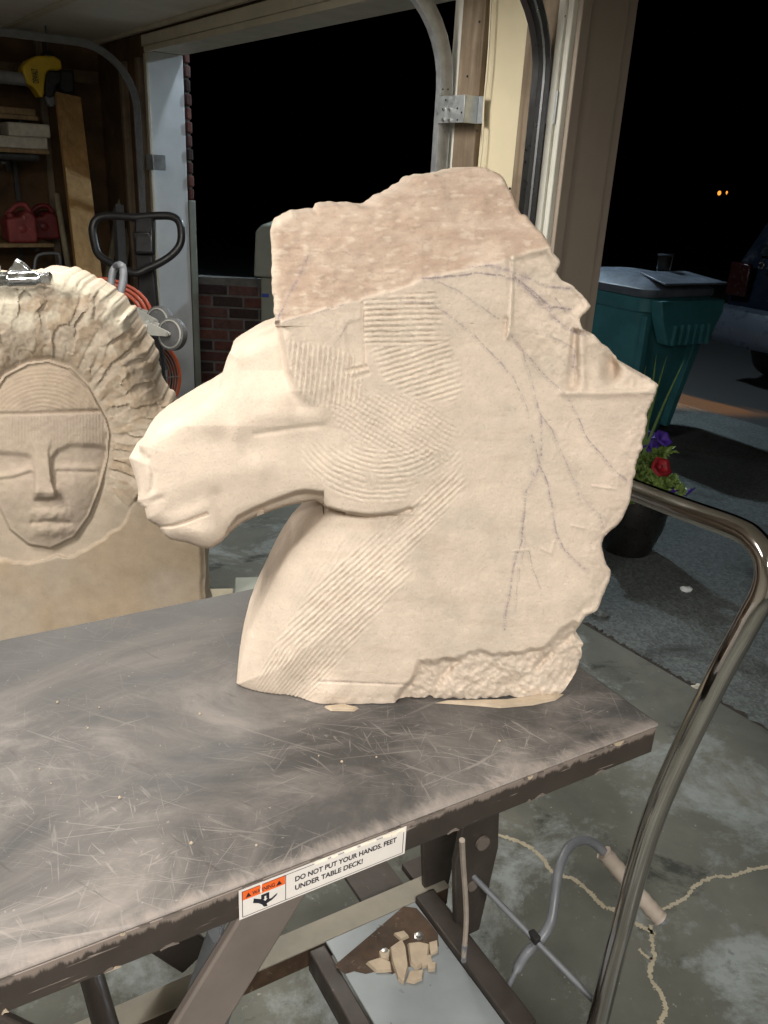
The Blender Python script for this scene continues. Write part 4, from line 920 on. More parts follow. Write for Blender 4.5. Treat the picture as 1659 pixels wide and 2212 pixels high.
flake([(938, 1519), (1010, 1518), (1080, 1517), (1140, 1511), (1195, 1500), (1218, 1500), (1200, 1513), (1150, 1524), (1080, 1530), (1040, 1526), (985, 1522)], ZD+.0006, .004, 'flake_stone', 'thin pale flake under the right foot of the horse carving', seed=9)
flake([(700, 1528), (740, 1524), (775, 1531), (765, 1537), (715, 1536)], ZD+.0006, .003, 'flake_stone', 'thin pale flake under the front of the horse carving', seed=10)
CR = []
for i in range(16):
    x = random.uniform(40, 1250); y = random.uniform(1480, 1900)
    if 505 < x < 1230 and y < 1545: continue
    p = onz(x, y, ZD); q = p-T(0, 0, ZD); 
    if not (-1.0 < q@TL < -.01 and .01 < q@TS < .5): continue
    CR.append(p)
cm = MB()
for p in CR:
    r_ = random.uniform(.0009, .0022); cm.lathe([(r_*.6, .0004), (r_, r_*.5), (r_*.5, r_*1.3)], p, n=5)
o = cm.build('stone_crumbs', 'flake_stone', None, smooth=0); o['kind'] = 'stuff'; o['label'] = 'pale stone crumbs scattered over the steel deck'; o['category'] = 'stone crumbs'
# bench that carries the face slab
bc = (FO - FN*.075); bl = thing('wooden_bench', 'pale wooden bench carrying the face slab behind the lift table', 'bench', (bc[0]-.25, bc[1], 0))
fu = np.array([-FN[1], FN[0], 0]); fu = fu if fu[0] > 0 else -fu
def FB(a, b_, z): return np.array([FO[0], FO[1], 0]) + fu*a - FN*b_ + Z3*z
MB().span(FB, (-.80, -.03, ZB-.035), (.06, .30, ZB)).build('top', 'bench_wood', bl, bev=.004)
for a in (-.74, .0):
    for b_ in (.0, .24): MB().span(FB, (a, b_, .002), (a+.05, b_+.05, ZB-.0355)).build('leg', 'bench_wood', bl, bev=.003)

# ================================================================== things at the back left
def D3(x, y, d): return atd(x, y, d)
# crate whose top edge shows between slab and horse
cz = float(onp(500, 1262, (0, 1.66, 0), (0, -1, 0))[2])-.06
ck = thing('wooden_crate', 'pale wooden crate just right of the face slab', 'crate', FB(.13, .06, 0))
for i, (z0, z1) in enumerate([(.01, .15), (.16, .30), (.31, .45), (.46, cz-.015)]):
    if z1 > z0+.02: MB().span(FB, (.075, .0, z0), (.195, .012, z1)).build('board', 'bench_wood', ck, bev=.002); MB().span(FB, (.075, .128, z0), (.195, .14, z1)).build('board', 'bench_wood', ck, bev=.002)
MB().span(FB, (.07, -.005, cz-.014), (.20, .145, cz)).build('lid', 'cabinet_pale', ck, bev=.003)
for a in (.076, .17): MB().span(FB, (a, .0125, .002), (a+.02, .1275, cz-.0145)).build('post', 'bench_wood', ck)

# chrome die grinder lying on top of the slab
gA, gB = D3(-70, 608, 1.545), D3(90, 602, 1.545); gd = (gB-gA)/np.linalg.norm(gB-gA)
gr = thing('die_grinder', 'chrome air die grinder lying on top of the face slab', 'grinder', (gA+gB)/2)
L = np.linalg.norm(gB-gA)
MB().lathe([(.0, 0), (.0145, .002), (.0145, L*.55), (.0155, L*.56), (.0155, L*.60), (.0145, L*.61), (.0145, L*.93), (.011, L*.96), (.011, L*1.0), (.0, L*1.0)], gA, gd, n=20).build('body', 'tool_chrome', gr)
MB().lathe([(.0, 0), (.012, 0), (.012, .016), (.0, .017)], gB+gd*.001, gd, n=6).build('collet', 'tool_chrome', gr)
tp = gB-gd*.035+Z3*.014
MB().prism([tp-gd*.030, tp+gd*.016, tp+gd*.004+Z3*.014, tp-gd*.010+Z3*.024, tp-gd*.018+Z3*.012], np.array([0, .012, 0])).build('throttle_lever', 'tool_chrome', gr, bev=.003)
MB().lathe([(.0, 0), (.010, 0), (.011, .012), (.006, .018), (.0, .019)], tp-gd*.05, Z3, n=12).build('valve', 'zinc_pale', gr)
MB().lathe([(.004, 0), (.004, .004)], gB-gd*.09+np.array([0, -.0145, .003]), np.array([0, -1, 0]), n=8).build('screw', 'ink_black', gr)

# pallet jack: mast, looped handle, forks
pb = onz(318, 960, 0); pj_d = 3.55
pj = thing('pallet_jack', 'black pallet jack with looped steering handle beside the white jamb', 'pallet jack', (pb[0], pb[1], 0))
def PJ(x, y): return D3(x, y, pj_d)
loop = [(290, 470), (340, 466), (372, 468), (388, 482), (392, 508), (388, 530), (372, 550), (345, 568), (318, 580), (296, 590), (272, 584), (250, 574), (225, 560), (210, 545), (202, 515), (200, 492), (208, 474), (228, 467), (260, 467)]
LPJ = [PJ(x, y) for x, y in loop]; LPJ = arc(LPJ+[LPJ[0]], 4)[:-1]
MB().tube(LPJ, .0165, 12, closed=True).build('handle_loop', 'black_paint', pj)
MB().box(PJ(312, 508)+np.array([0, .01, 0]), (.085, .04, .17), [RX, fw, UP]).build('control_block', 'black_paint', pj, bev=.012)
mt = PJ(308, 500); mb0 = np.array([mt[0]+.035, mt[1]+.02, .25])
MB().bar(mt, mb0, .075, .04, np.array([0, 1, 0])).build('mast', 'black_paint', pj, bev=.006)
MB().box((mb0[0], mb0[1], .19), (.30, .16, .22)).build('pump_body', 'red_plastic', pj, bev=.02)
for k in (-1, 1):
    MB().box((mb0[0]+k*.19, mb0[1]-.65, .09), (.15, 1.10, .05)).build('fork', 'red_plastic', pj, bev=.01)
    MB().lathe([(.0, -.03), (.085, -.03), (.09, -.02), (.09, .02), (.085, .03), (.0, .03)], (mb0[0]+k*.05, mb0[1]+.06, .09), (1, 0, 0), n=24).build('steer_wheel', 'black_rubber', pj)
MB().box((mb0[0], mb0[1]-.06, .13), (.53, .10, .12)).build('fork_carriage', 'red_plastic', pj, bev=.01)

# folded grey platform cart standing on edge, casters to the right
cd_ = 2.75
ct = thing('folded_cart', 'folded grey tubular cart stood on edge with two casters showing', 'cart', (D3(300, 700, cd_)[0]-.2, D3(300, 700, cd_)[1], 0))
hl = [(222, 790), (226, 740), (232, 680), (238, 630), (243, 590), (251, 576), (260, 573), (266, 582), (265, 610), (256, 650), (248, 690), (240, 740), (236, 790)]
MB().tube(arc([D3(x, y, cd_+(.02 if i < 6 else -.03)) for i, (x, y) in enumerate(hl)], 5), .0125, 12).build('handle', 'grey_paint', ct)
MB().tube([D3(205, 676, cd_+.10), D3(295, 680, cd_+.10)], .0155, 14).build('frame_tube', 'grey_paint', ct)
MB().tube([D3(205, 708, cd_-.06), D3(318, 709, cd_-.06)], .0155, 14).build('frame_tube', 'grey_paint', ct)
zc_ = D3(215, 800, cd_)
MB().box((zc_[0]-.16, zc_[1], .43), (.04, .50, .85)).build('platform', 'grey_paint', ct, bev=.015)
MB().tube([D3(205, 676, cd_+.10), D3(205, 708, cd_-.06)], .0155, 14).build('frame_tube', 'grey_paint', ct)
MB().tube([D3(222, 790, cd_+.02), D3(205, 708, cd_-.06)], .0125, 12).build('frame_tube', 'grey_paint', ct)
for (hx, hy, wx, wy, dd) in ((318, 709, 372, 722, cd_-.06), (295, 680, 345, 695, cd_+.10)):
    A = D3(hx, hy, dd); Wc = D3(wx, wy, dd); ax = (fw*.86+RX*.40+UP*.15); ax /= np.linalg.norm(ax)
    cs = MB().lathe([(.0, -.014), (.044, -.014), (.052, -.011), (.053, 0), (.052, .011), (.044, .014), (.0, .014)], Wc, ax, n=32).build('caster_wheel', 'grey_wheel', ct)
    MB().lathe([(.041, -.0155), (.0415, -.016), (.046, -.0145), (.046, .0145), (.0415, .016), (.041, .0155)], Wc, ax, n=32, closed=True).build('wheel_rim', 'zinc_pale', cs)
    MB().lathe([(.0, -.026), (.006, -.026), (.006, .026), (.0, .026)], Wc, ax, n=10).build('axle', 'zinc_pale', cs)
    for k in (-1, 1):
        o_ = ax*.020*k; dv_ = (Wc-A)/np.linalg.norm(Wc-A); pv = np.cross(dv_, ax)
        MB().prism([A+o_+pv*.024, A+dv_*.02+o_+pv*.024, Wc+o_+pv*.009, Wc+dv_*.01+o_, Wc+o_-pv*.009, A+dv_*.02+o_-pv*.020, A+o_-pv*.020], ax*.003*k).build('caster_fork', 'zinc_pale', cs, bev=.0005)
    MB().lathe([(.0, 0), (.024, 0), (.026, .004), (.026, .012), (.020, .016), (.0, .016)], A-(Wc-A)/np.linalg.norm(Wc-A)*.006, Wc-A, n=20).build('swivel', 'zinc_pale', cs)

# orange drum fan on the floor
fc = D3(352, 800, 4.35); fa = np.array([.55, -.84, 0]); fa /= np.linalg.norm(fa)
fc = D3(284, 812, 4.35)
fn = thing('drum_fan', 'orange drum fan with wire guard standing in front of the white jamb', 'fan', (fc[0], fc[1], 0))
frd = .235
MB().lathe([(frd-.012, -.09), (frd, -.09), (frd+.006, -.08), (frd, -.07), (frd, .07), (frd+.006, .08), (frd, .09), (frd-.012, .09)], fc, fa, n=48, closed=True).build('drum', 'orange_paint', fn)
for i in range(13):
    r_ = .045+i*.0145
    pts = [fc+fa*(.088+.02*(1-(r_/frd)**2))+r_*(math.cos(2*math.pi*k/40)*np.array([-fa[1], fa[0], 0])+math.sin(2*math.pi*k/40)*Z3) for k in range(40)]
    MB().tube(pts, .0022, 5, closed=True).build('guard_ring', 'zinc_pale', fn)
for k in range(8):
    a = 2*math.pi*k/8; rd = (math.cos(a)*np.array([-fa[1], fa[0], 0])+math.sin(a)*Z3)
    MB().tube([fc+fa*.108+rd*.03, fc+fa*.10+rd*.12, fc+fa*.088+rd*.228], .003, 6).build('guard_spoke', 'zinc_pale', fn)
MB().lathe([(.0, .0), (.05, .0), (.05, .02), (.0, .026)], fc+fa*.09, fa, n=20).build('guard_hub', 'zinc_pale', fn)
for k in range(4):
    a = 2*math.pi*k/4+.4; e1 = np.array([-fa[1], fa[0], 0]); rd = math.cos(a)*e1+math.sin(a)*Z3; td = -math.sin(a)*e1+math.cos(a)*Z3
    MB().prism([fc+rd*.03-td*.03-fa*.02, fc+rd*.20-td*.07-fa*.03, fc+rd*.20+td*.05+fa*.03, fc+rd*.03+td*.02+fa*.015], fa*.003).build('blade', 'grey_paint', fn)
MB().lathe([(.0, -.06), (.07, -.06), (.07, .02), (.0, .02)], fc, fa, n=24).build('motor', 'dark_pipe', fn)
for k in (-1, 1):
    e1 = np.array([-fa[1], fa[0], 0])*k
    MB().tube([np.array([fc[0], fc[1], .025])+e1*.2-fa*.15, np.array([fc[0], fc[1], .025])+e1*.2+fa*.15], .014, 10).build('foot', 'black_paint', fn)
    MB().bar(np.array([fc[0], fc[1], .03])+e1*.2, fc+e1*.225, .03, .012, fa).build('stand_arm', 'black_paint', fn)
MB().tube(arc([fc-fa*.05-Z3*.1, np.array([fc[0]+.1, fc[1]-.1, .06]), np.array([fc[0]+.3, fc[1]-.1, .012]), np.array([fc[0]+.42, fc[1]+.15, .012])], 6), .006, 8).build('power_cord', 'black_rubber', fn)
# orange hose coil behind the cart
hc = D3(215, 690, 3.1)
hs = thing('air_hose', 'coiled orange air hose hanging behind the face slab and grey cart', 'hose', (hc[0], hc[1], 0))
for j in range(3):
    pts = [hc+np.array([(.16+.012*j)*math.cos(2*math.pi*k/36), .02*j+.015*math.sin(6*math.pi*k/36), (.125+.01*j)*math.sin(2*math.pi*k/36)]) for k in range(36)]
    MB().tube(pts, .007, 8, closed=True).build('coil', 'orange_dark', hs)
MB().bar(np.array([hc[0]-.17, hc[1]+.08, 0.002]), np.array([hc[0]-.17, hc[1]+.08, .95]), .05, .05, np.array([0, 1, 0])).build('stand_post', 'dark_pipe', hs)
MB().box((hc[0]-.05, hc[1]+.06, hc[2]+.10), (.30, .02, .03)).build('hook', 'dark_pipe', hs)

# tall fir plank leaning in front of the shelf
q0 = D3(146, 208, 4.75); q1 = D3(192, 600, 4.62); dq = (q1-q0)/np.linalg.norm(q1-q0); q2 = q0+dq*((q0[2]-.01)/-dq[2])
pk = MB().bar(q0, q2, .145*4.7/5.0, .038, WD*-1).build('fir_plank', 'plank_fir', None, bev=.002)
tag(pk, 'tall orange fir plank standing upright in front of the wall shelves', 'plank')
# thin handle pole left of it, pale lumber leaning in the corner
def pole(x0, y0, d0, x1, y1, d1, r, mat, name, label, cat, sq=False):
    a = D3(x0, y0, d0); c = D3(x1, y1, d1); dd = (c-a)/np.linalg.norm(c-a); e = a+dd*((a[2]-.01)/-dd[2]) if dd[2] < -.2 else c
    m = MB().bar(a, e, r*2, r*1.1, WN) if sq else MB().tube([a, e], r, 10)
    return tag(m.build(name, mat, None, bev=.002 if sq else 0), label, cat)
pole(176, 555, 5.0, 240, 930, 4.6, .016, 'lumber_pale', 'tool_handle', 'thin wooden tool handle leaning left of the fir plank', 'tool handle') if False else None
pole(122, 420, 5.0, 158, 640, 4.9, .017, 'lumber_pale', 'tool_handle', 'round wooden tool handle leaning just left of the fir plank', 'tool handle')
pole(278, 335, 5.55, 238, 560, 5.3, .032, 'lumber_pale', 'lumber_board', 'pale board leaning to the left in the corner behind the door track', 'board', True)
pole(290, 400, 5.50, 262, 600, 5.35, .035, 'lumber_pale', 'lumber_board', 'greyish board leaning behind the door track above the pallet jack handle', 'board', True)
pole(300, 300, 5.60, 285, 600, 5.45, .03, 'stud_weathered', 'lumber_board', 'upright weathered board in the corner right of the leaning boards', 'board', True)
pole(255, 450, 5.2, 268, 700, 5.0, .045, 'grey_paint', 'grey_panel', 'narrow grey metal panel standing behind the pallet jack handle', 'panel', True)

# shelves on the left wall and what lies on them
def SB(x, y, n_, s_): return onp(x, y, W(s_, 0, 0), WD)
def shelf(y, x1, label, s_front=5.35):
    p = onp(60, y, W(s_front, 0, 0), WD); z = float(p[2]); n1 = float(np.dot(onp(x1, y, W(s_front, 0, 0), WD), WN))
    sh = thing('wall_shelf', label, 'shelf', W(5.65, n1-.5, z), 'plank shelves on the left garage wall')
    MB().span(W, (s_front, n1-1.3, z-.022), (5.884, n1, z)).build('board', 'shelf_wood', sh, bev=.002)
    for nn in (n1-.08, n1-.9):
        MB().span(W, (s_front+.06, nn-.012, z-.046), (5.884, nn+.012, z-.0225)).build('arm', 'dark_pipe', sh)
        MB().span(W, (5.86, nn-.0125, z-.30), (5.8835, nn+.0125, z-.0465)).build('upright', 'dark_pipe', sh)
    return z, n1, s_front
z1_, n1_, sf = shelf(322, 106, 'upper plank shelf with two pale stone blocks on its front edge')
z2_, n2_, sf2 = shelf(526, 116, 'lower plank shelf carrying the red fuel cans')
z3_, n3_, sf3 = shelf(250, 82, 'topmost plank shelf with wooden offcuts above the stone blocks')
def nz_(x, y, s_): p = onp(x, y, W(s_, 0, 0), WD); return float(np.dot(p, WN)), float(p[2])
def blockon(name, x0, x1, y0, y1, s0, s1, zbase, mat, label, cat, grp=None, bev=.008):
    na, _ = nz_(x0, y1, s0); nb, _ = nz_(x1, y1, s0); _, zt = nz_((x0+x1)/2, y0, s0)
    o = MB().span(W, (s0, na, zbase), (s1, nb, zt)).build(name, mat, None, bev=bev)
    me = o.data; c = W((s0+s1)/2, (na+nb)/2, zbase); co = np.array([v_.co[:] for v_ in me.vertices])-c; me.vertices.foreach_set('co', co.ravel()); o.location = tuple(c)
    tag(o, label, cat, grp); return zt
zt = blockon('stone_block', -30, 105, 294, 322, 5.36, 5.60, z1_+.001, 'stone_block', 'lower of two pale stone blocks on the upper shelf', 'stone block')
blockon('stone_block', 20, 110, 266, 294, 5.36, 5.58, zt+.001, 'stone_block', 'upper of two pale stone blocks on the upper shelf', 'stone block')
blockon('wood_offcut', -20, 78, 232, 250, 5.37, 5.45, z3_+.001, 'shelf_wood', 'brown wooden offcut on the topmost shelf', 'wood offcut', bev=.003)
# pipes with open ends lying along the wall
def openpipe(x, y, s_, r, mat, label):
    n_, z_ = nz_(x, y, s_); p = W(s_, n_, z_); d = WN*-1
    o = MB().lathe([(r, 0), (r, .9), (r*.78, .9), (r*.78, 0)], p, d, n=20, closed=True).build('pipe', mat, None)
    me = o.data; co = np.array([v_.co[:] for v_ in me.vertices])-p; me.vertices.foreach_set('co', co.ravel()); o.location = tuple(p); return tag(o, label, 'pipe', 'pipes along the left wall')
openpipe(58, 172, 5.50, .034, 'grey_pipe', 'open grey pipe end beside the yellow tool near the ceiling')
openpipe(82, 338, 5.45, .028, 'dark_pipe', 'dark pipe end just below the stone block shelf')
for nn in (n1_-.35, n1_-.75):
    pass
# brackets that hold the pipes
for k, (x, y, s_) in enumerate(((58, 172, 5.50), (82, 338, 5.45))):
    n_, z_ = nz_(x, y, s_)
    for off in (.2, .7):
        MB().span(W, (s_-.04, n_-off-.012, z_-.05-k*.0), (5.929, n_-off+.012, z_-.036)).build('pipe_hook', 'dark_pipe', wl)
# yellow and black tool hanging near the ceiling
yt = thing('power_tool', 'yellow and black power tool hanging above the fir plank', 'power tool', onp(90, 165, W(5.45, 0, 0), WD))
def Y3(x, y, s_=5.45): return onp(x, y, W(s_, 0, 0), WD)
MB().prism([Y3(x, y) for x, y in [(48, 146), (60, 130), (78, 121), (100, 120), (118, 121), (132, 130), (135, 148), (126, 152), (108, 152), (100, 158), (97, 180), (95, 208), (88, 211), (80, 198), (72, 186), (60, 182), (54, 166)]], WD*.12).build('body', 'yellow_plastic', yt, bev=.012)
MB().prism([Y3(x, y, 5.43) for x, y in [(104, 153), (128, 153), (133, 162), (133, 178), (122, 186), (118, 208), (108, 212), (99, 208), (100, 176)]], WD*.11).build('motor_housing', 'black_rubber', yt, bev=.01)
MB().prism([Y3(x, y, 5.46) for x, y in [(128, 152), (160, 150), (163, 200), (140, 204), (130, 190)]], WD*.10).build('battery', 'black_paint', yt, bev=.012)
MB().prism([Y3(x, y, 5.44) for x, y in [(98, 208), (116, 204), (122, 224), (112, 232), (102, 222)]], WD*.06).build('chuck', 'grey_paint', yt, bev=.006)
MB().prism([Y3(x, y, 5.46) for x, y in [(96, 112), (116, 112), (120, 122), (94, 122)]], WD*.08).build('top_cap', 'black_paint', yt, bev=.005)
cu = bpy.data.curves.new('lettering', 'FONT'); cu.body = 'DEWALT'; cu.size = 1; cu.offset = .02
ob = bpy.data.objects.new('lettering', cu); COL.objects.link(ob); me = bpy.data.meshes.new_from_object(ob.evaluated_get(bpy.context.evaluated_depsgraph_get())); bpy.data.objects.remove(ob)
co = np.zeros(len(me.vertices)*3); me.vertices.foreach_get('co', co); co = co.reshape(-1, 3); tw = co[:, 0].max()
l0, l1 = Y3(84, 180, 5.4375), Y3(80, 148, 5.4375); du = (l1-l0); Lt = np.linalg.norm(du); du /= Lt; dvv = -(Y3(90, 165, 5.4375)-Y3(80, 165, 5.4375)); dvv = dvv/np.linalg.norm(dvv)
me.vertices.foreach_set('co', (l0+np.outer(co[:, 0]/tw*Lt, du)+np.outer(co[:, 1]*.045, dvv)-ORG[yt.name]).ravel()); me.materials.append(MATS['ink_black'])
o = bpy.data.objects.new('lettering', me); COL.objects.link(o); o.parent = yt
MB().tube([Y3(104, 113, 5.48), W(*(5.49, np.dot(Y3(104, 113, 5.48), WN), ZC-.001))], .006, 8).build('hanger', 'dark_pipe', yt)
# red fuel cans
def can(x0, x1, y0, y1, s0, s1, mat, label, spout=True):
    na, _ = nz_(x0, y1, s0); nb, _ = nz_(x1, y1, s0); _, zt_ = nz_((x0+x1)/2, y0, s0); z0 = z2_+.001; H = zt_-z0; wd_ = nb-na
    g = thing('fuel_can', label, 'fuel can', W((s0+s1)/2, (na+nb)/2, z0), 'red plastic fuel cans on the lower shelf')
    MB().prism([W(s0, na, z0), W(s0, nb, z0), W(s0, nb, z0+H*.72), W(s0, nb-wd_*.16, z0+H*.86), W(s0, na+wd_*.62, z0+H*.86), W(s0, na+wd_*.5, z0+H*.72), W(s0, na, z0+H*.66)], WD*(s1-s0)).build('body', mat, g, bev=.016, seg=3)
    sm = (s0+s1)/2
    MB().tube(arc([W(sm, nb-wd_*.05, z0+H*.76), W(sm, nb-wd_*.2, z0+H*1.0), W(sm, na+wd_*.5, z0+H*1.0), W(sm, na+wd_*.12, z0+H*.72)], 5), .016, 10).build('handle', mat, g)
    MB().lathe([(.0, 0), (.028, 0), (.028, .03), (.02, .035), (.0, .036)], W(sm, na+wd_*.25, z0+H*.64), Z3, n=16).build('cap', 'dark_red_plastic', g)
    MB().lathe([(.0, 0), (.026, 0), (.02, .005), (.0, .006)], W(s0, (na+nb)/2, z0+H*.4), WD*-1, n=18).build('emboss', mat, g)
can(20, 84, 446, 524, 5.37, 5.55, 'red_plastic', 'bright red fuel can at the front of the lower shelf')
can(66, 132, 448, 524, 5.60, 5.78, 'dark_red_plastic', 'dark red fuel can standing behind the bright one')
# bent wire stand below the lower shelf
ws = [Y3(70, 620, 5.3), Y3(74, 580, 5.3), Y3(82, 552, 5.3), Y3(115, 547, 5.3), Y3(128, 552, 5.3), Y3(130, 580, 5.3), Y3(124, 640, 5.3)]
ws = arc(ws, 5); ws = [np.array([ws[0][0], ws[0][1], .01])]+ws+[np.array([ws[-1][0], ws[-1][1], .01])]
tag(MB().tube(ws, .0085, 8).build('wire_stand', 'grey_paint', None), 'bent grey wire stand under the lower shelf', 'stand')

# ================================================================== outside
# wall lantern above the left doorway (outside, out of sight under the header)
wlp = W(4.62, 2.33, 2.60)
wlm = thing('wall_lamp', 'cool white lamp on the outer wall above the left doorway', 'wall lamp', wlp)
MB().span(W, (4.57, 2.025, 2.60), (4.67, 2.045, 2.72)).build('back_plate', 'black_paint', wlm, bev=.004)
MB().tube([W(4.62, 2.045, 2.66), W(4.62, 2.25, 2.70), W(4.62, 2.33, 2.66)], .012, 10).build('arm', 'black_paint', wlm)
MB().lathe([(.03, .06), (.09, .0), (.085, -.004), (.03, .05)], wlp, Z3, n=24, closed=True).build('shade', 'black_paint', wlm)
MB().lathe([(.0, .03), (.03, .02), (.035, -.01), (.0, -.04)], wlp, Z3, n=16).build('bulb', 'flood_glow', wlm)
l = bpy.data.lights.new('light', 'POINT'); l.energy = 13; l.color = (.78, .90, 1.0); l.shadow_soft_size = .03
o = bpy.data.objects.new('light', l); COL.objects.link(o); o.location = (0, 0, -.06); o.parent = wlm

# low brick wall
by0 = 5.62; bx0_, bx1_ = -1.62, .30
bw = thing('brick_wall', 'low red brick wall outside the left doorway', 'brick wall', ((bx0_+bx1_)/2, by0, 0))
MB().box(((bx0_+bx1_)/2, by0+.06, .385), (bx1_-bx0_, .10, .79)).build('mortar_core', 'mortar', bw, smooth=0)
bl_, bh_, cs_ = .195, .062, .074
row = 0; z = .006
me_cache = {}
while z+bh_ < .80:
    x = bx0_ + (-.102 if row % 2 else 0); 
    while x < bx1_-.02:
        xa, xb = max(x, bx0_), min(x+bl_, bx1_)
        if xb-xa > .04:
            mt_ = BR[int(hsh(np.float64(x*9.7), np.float64(row*3.1), 2)*4.99)]; L_ = round(xb-xa, 3); key = (L_, mt_)
            if key not in me_cache:
                o = MB().box((0, 0, 0), (L_, .09, bh_)).build('brick', mt_, None, bev=.005); me_cache[key] = o.data; 
            else:
                o = bpy.data.objects.new('brick', me_cache[key]); COL.objects.link(o)
                md = o.modifiers.new('bevel', 'BEVEL'); md.width = .005; md.segments = 2
            rr_ = random.Random(int(x*1000)+row*77)
            o.parent = bw; o.location = ((xa+xb)/2-(bx0_+bx1_)/2, .05+rr_.uniform(-.004, .004), z+bh_/2)
            o.rotation_euler = (rr_.uniform(-.012, .012), 0, rr_.uniform(-.012, .012))
        x += bl_+.012
    z += cs_; row += 1
# pale cabinet with a hood
cbp = onz(600, 905, 0); cb_ = thing('utility_cabinet', 'pale grey-green cabinet with overhanging hood beside the brick wall', 'cabinet', (cbp[0], cbp[1], 0))
yc = 5.25
def CB(x, y): return onp(x, y, (0, yc, 0), (0, 1, 0))
xl, zt = float(CB(563, 600)[0]), float(CB(563, 598)[2]); xh = float(CB(549, 540)[0]); zh = float(CB(560, 484)[2])
MB().box(((xl+.27), yc+.22, zt/2), (.54, .44, zt)).build('body', 'cabinet_pale', cb_, bev=.012)
MB().prism([(xh, yc-.03, zt+.001), (xh+.62, yc-.03, zt+.001), (xh+.61, yc-.02, zh-.05), (xh+.56, yc-.0, zh), (xh+.05, yc-.0, zh), (xh+.012, yc-.02, zh-.04)], (0, .50, 0)).build('hood', 'cabinet_pale', cb_, bev=.012)
MB().box((xl+.028, yc-.001, float(CB(572, 638)[2])), (.045, .004, .022)).build('tape', 'tape_blue', cb_)
MB().box((xl+.5, yc-.004, zt*.55), (.02, .006, zt*.8)).build('door_seam', 'mortar', cb_)

# wheeled rubbish bin
bz = .90
c0 = onz(1398, 640, bz); phi = R(31); bu = np.array([math.cos(phi), math.sin(phi), 0]); bv2 = np.array([-math.sin(phi), math.cos(phi), 0])
BW_, BD_ = .56, .74
bo = np.array([c0[0], c0[1], -.012])
wb_ = thing('wheeled_bin', 'teal green wheeled rubbish bin with dark lid out on the driveway', 'rubbish bin', bo+bu*BW_/2+bv2*BD_/2)
def BN(u, v_, z): return bo + bu*u + bv2*v_ + Z3*z
def rrect(u0, v0, u1, v1, r, k=5):
    out = []
    for cx_, cy_, a0 in ((u1-r, v1-r, 0), (u0+r, v1-r, 90), (u0+r, v0+r, 180), (u1-r, v0+r, 270)):
        for i in range(k+1): a = R(a0+90*i/k); out.append((cx_+r*math.cos(a), cy_+r*math.sin(a)))
    return out
def loft(secs, name, mat, parent, smooth=50, cap=True):
    n = len(secs[0]); vs = [p for s_ in secs for p in s_]; fs = []
    for i in range(len(secs)-1):
        for k in range(n): fs.append((i*n+k, i*n+(k+1) % n, (i+1)*n+(k+1) % n, (i+1)*n+k))
    if cap: fs += [tuple(range(n))[::-1], tuple((len(secs)-1)*n+k for k in range(n))]
    return MB().add(vs, fs).build(name, mat, parent, smooth=smooth)
def bsec(z, ins, r=.07): return [BN(u, v_, z) for u, v_ in rrect(ins, ins, BW_-ins, BD_-ins, r)]
loft([bsec(.002, .118), bsec(.05, .115), bsec(.09, .105), bsec(.50, .055), bsec(.82, .012)], 'body', 'bin_teal', wb_)
loft([bsec(.815, .004), bsec(.822, -.004), bsec(.895, -.004), bsec(.90, .002)], 'rim', 'bin_teal', wb_)
ld = loft([bsec(.902, -.012, .08), bsec(.915, -.018, .08), bsec(.945, -.016, .08), bsec(.952, -.005, .08), bsec(.956, .02, .07), bsec(1.0, .10, .05)], 'lid', 'bin_lid', wb_)
MB().prism([BN(.06, -.06, .975), BN(BW_+.03, -.05, .972), BN(BW_-.06, .20, 1.012), BN(.12, .20, 1.012)], Z3*.012).build('lid_flap', 'bin_lid', ld, bev=.004)
# ribbed gusset on the near end
gs = MB().prism([BN(.03, -.085, .893), BN(BW_-.005, -.085, .893), BN(BW_-.005, -.085, .82), BN(BW_-.10, -.095, .645), BN(.13, -.095, .645), BN(.06, -.085, .79)], bv2*.085).build('gusset', 'bin_teal', wb_, bev=.006)
for i in range(6):
    u = .155+i*.056; MB().prism([BN(u-.013, -.0945, .648), BN(u+.013, -.0945, .648), BN(u+.002, -.0895, .76), BN(u-.002, -.0895, .76)], bv2*-.022).build('rib', 'bin_teal', gs, bev=.003)
MB().prism([BN(BW_-.15, .06, .10), BN(BW_-.11, .06, .10), BN(BW_-.04, -.01, .66), BN(BW_-.10, -.01, .66)], bv2*.05).build('corner_leg', 'bin_teal', wb_, bev=.004)
MB().prism([BN(.10, .06, .10), BN(.14, .06, .10), BN(.06, -.005, .80), BN(.02, -.005, .80)], bv2*.04).build('corner_leg', 'bin_teal', wb_, bev=.004)
for u in (.10, BW_-.10):
    MB().lathe([(.0, -.025), (.08, -.025), (.088, -.015), (.088, .015), (.08, .025), (.0, .025)], BN(u, BD_-.05, .088), bu, n=28).build('wheel', 'black_rubber', wb_)
MB().tube([BN(.09, BD_-.05, .088), BN(BW_-.09, BD_-.05, .088)], .012, 10).build('axle', 'dark_pipe', wb_)
MB().box(BN(.04, -.03, .30), (.07, .012, .028), [bu, bv2, Z3]).build('white_tag', 'white_plastic', wb_, bev=.003)
gp_ = onz(1472, 572, 1.0-.012); 
q_ = BN(.36, .24, 1.0015); jar = thing('plastic_cup', 'clear plastic cup standing on the lid of the bin', 'cup', q_)
MB().lathe([(.0, 0), (.038, 0), (.046, .11), (.044, .11), (.036, .004), (.0, .004)], q_, Z3, n=24).build('cup_wall', 'clear_plastic', jar)
MB().lathe([(.046, .108), (.049, .11), (.049, .114), (.046, .116), (.044, .112)], q_, Z3, n=24, closed=True).build('cup_lip', 'clear_plastic', jar)

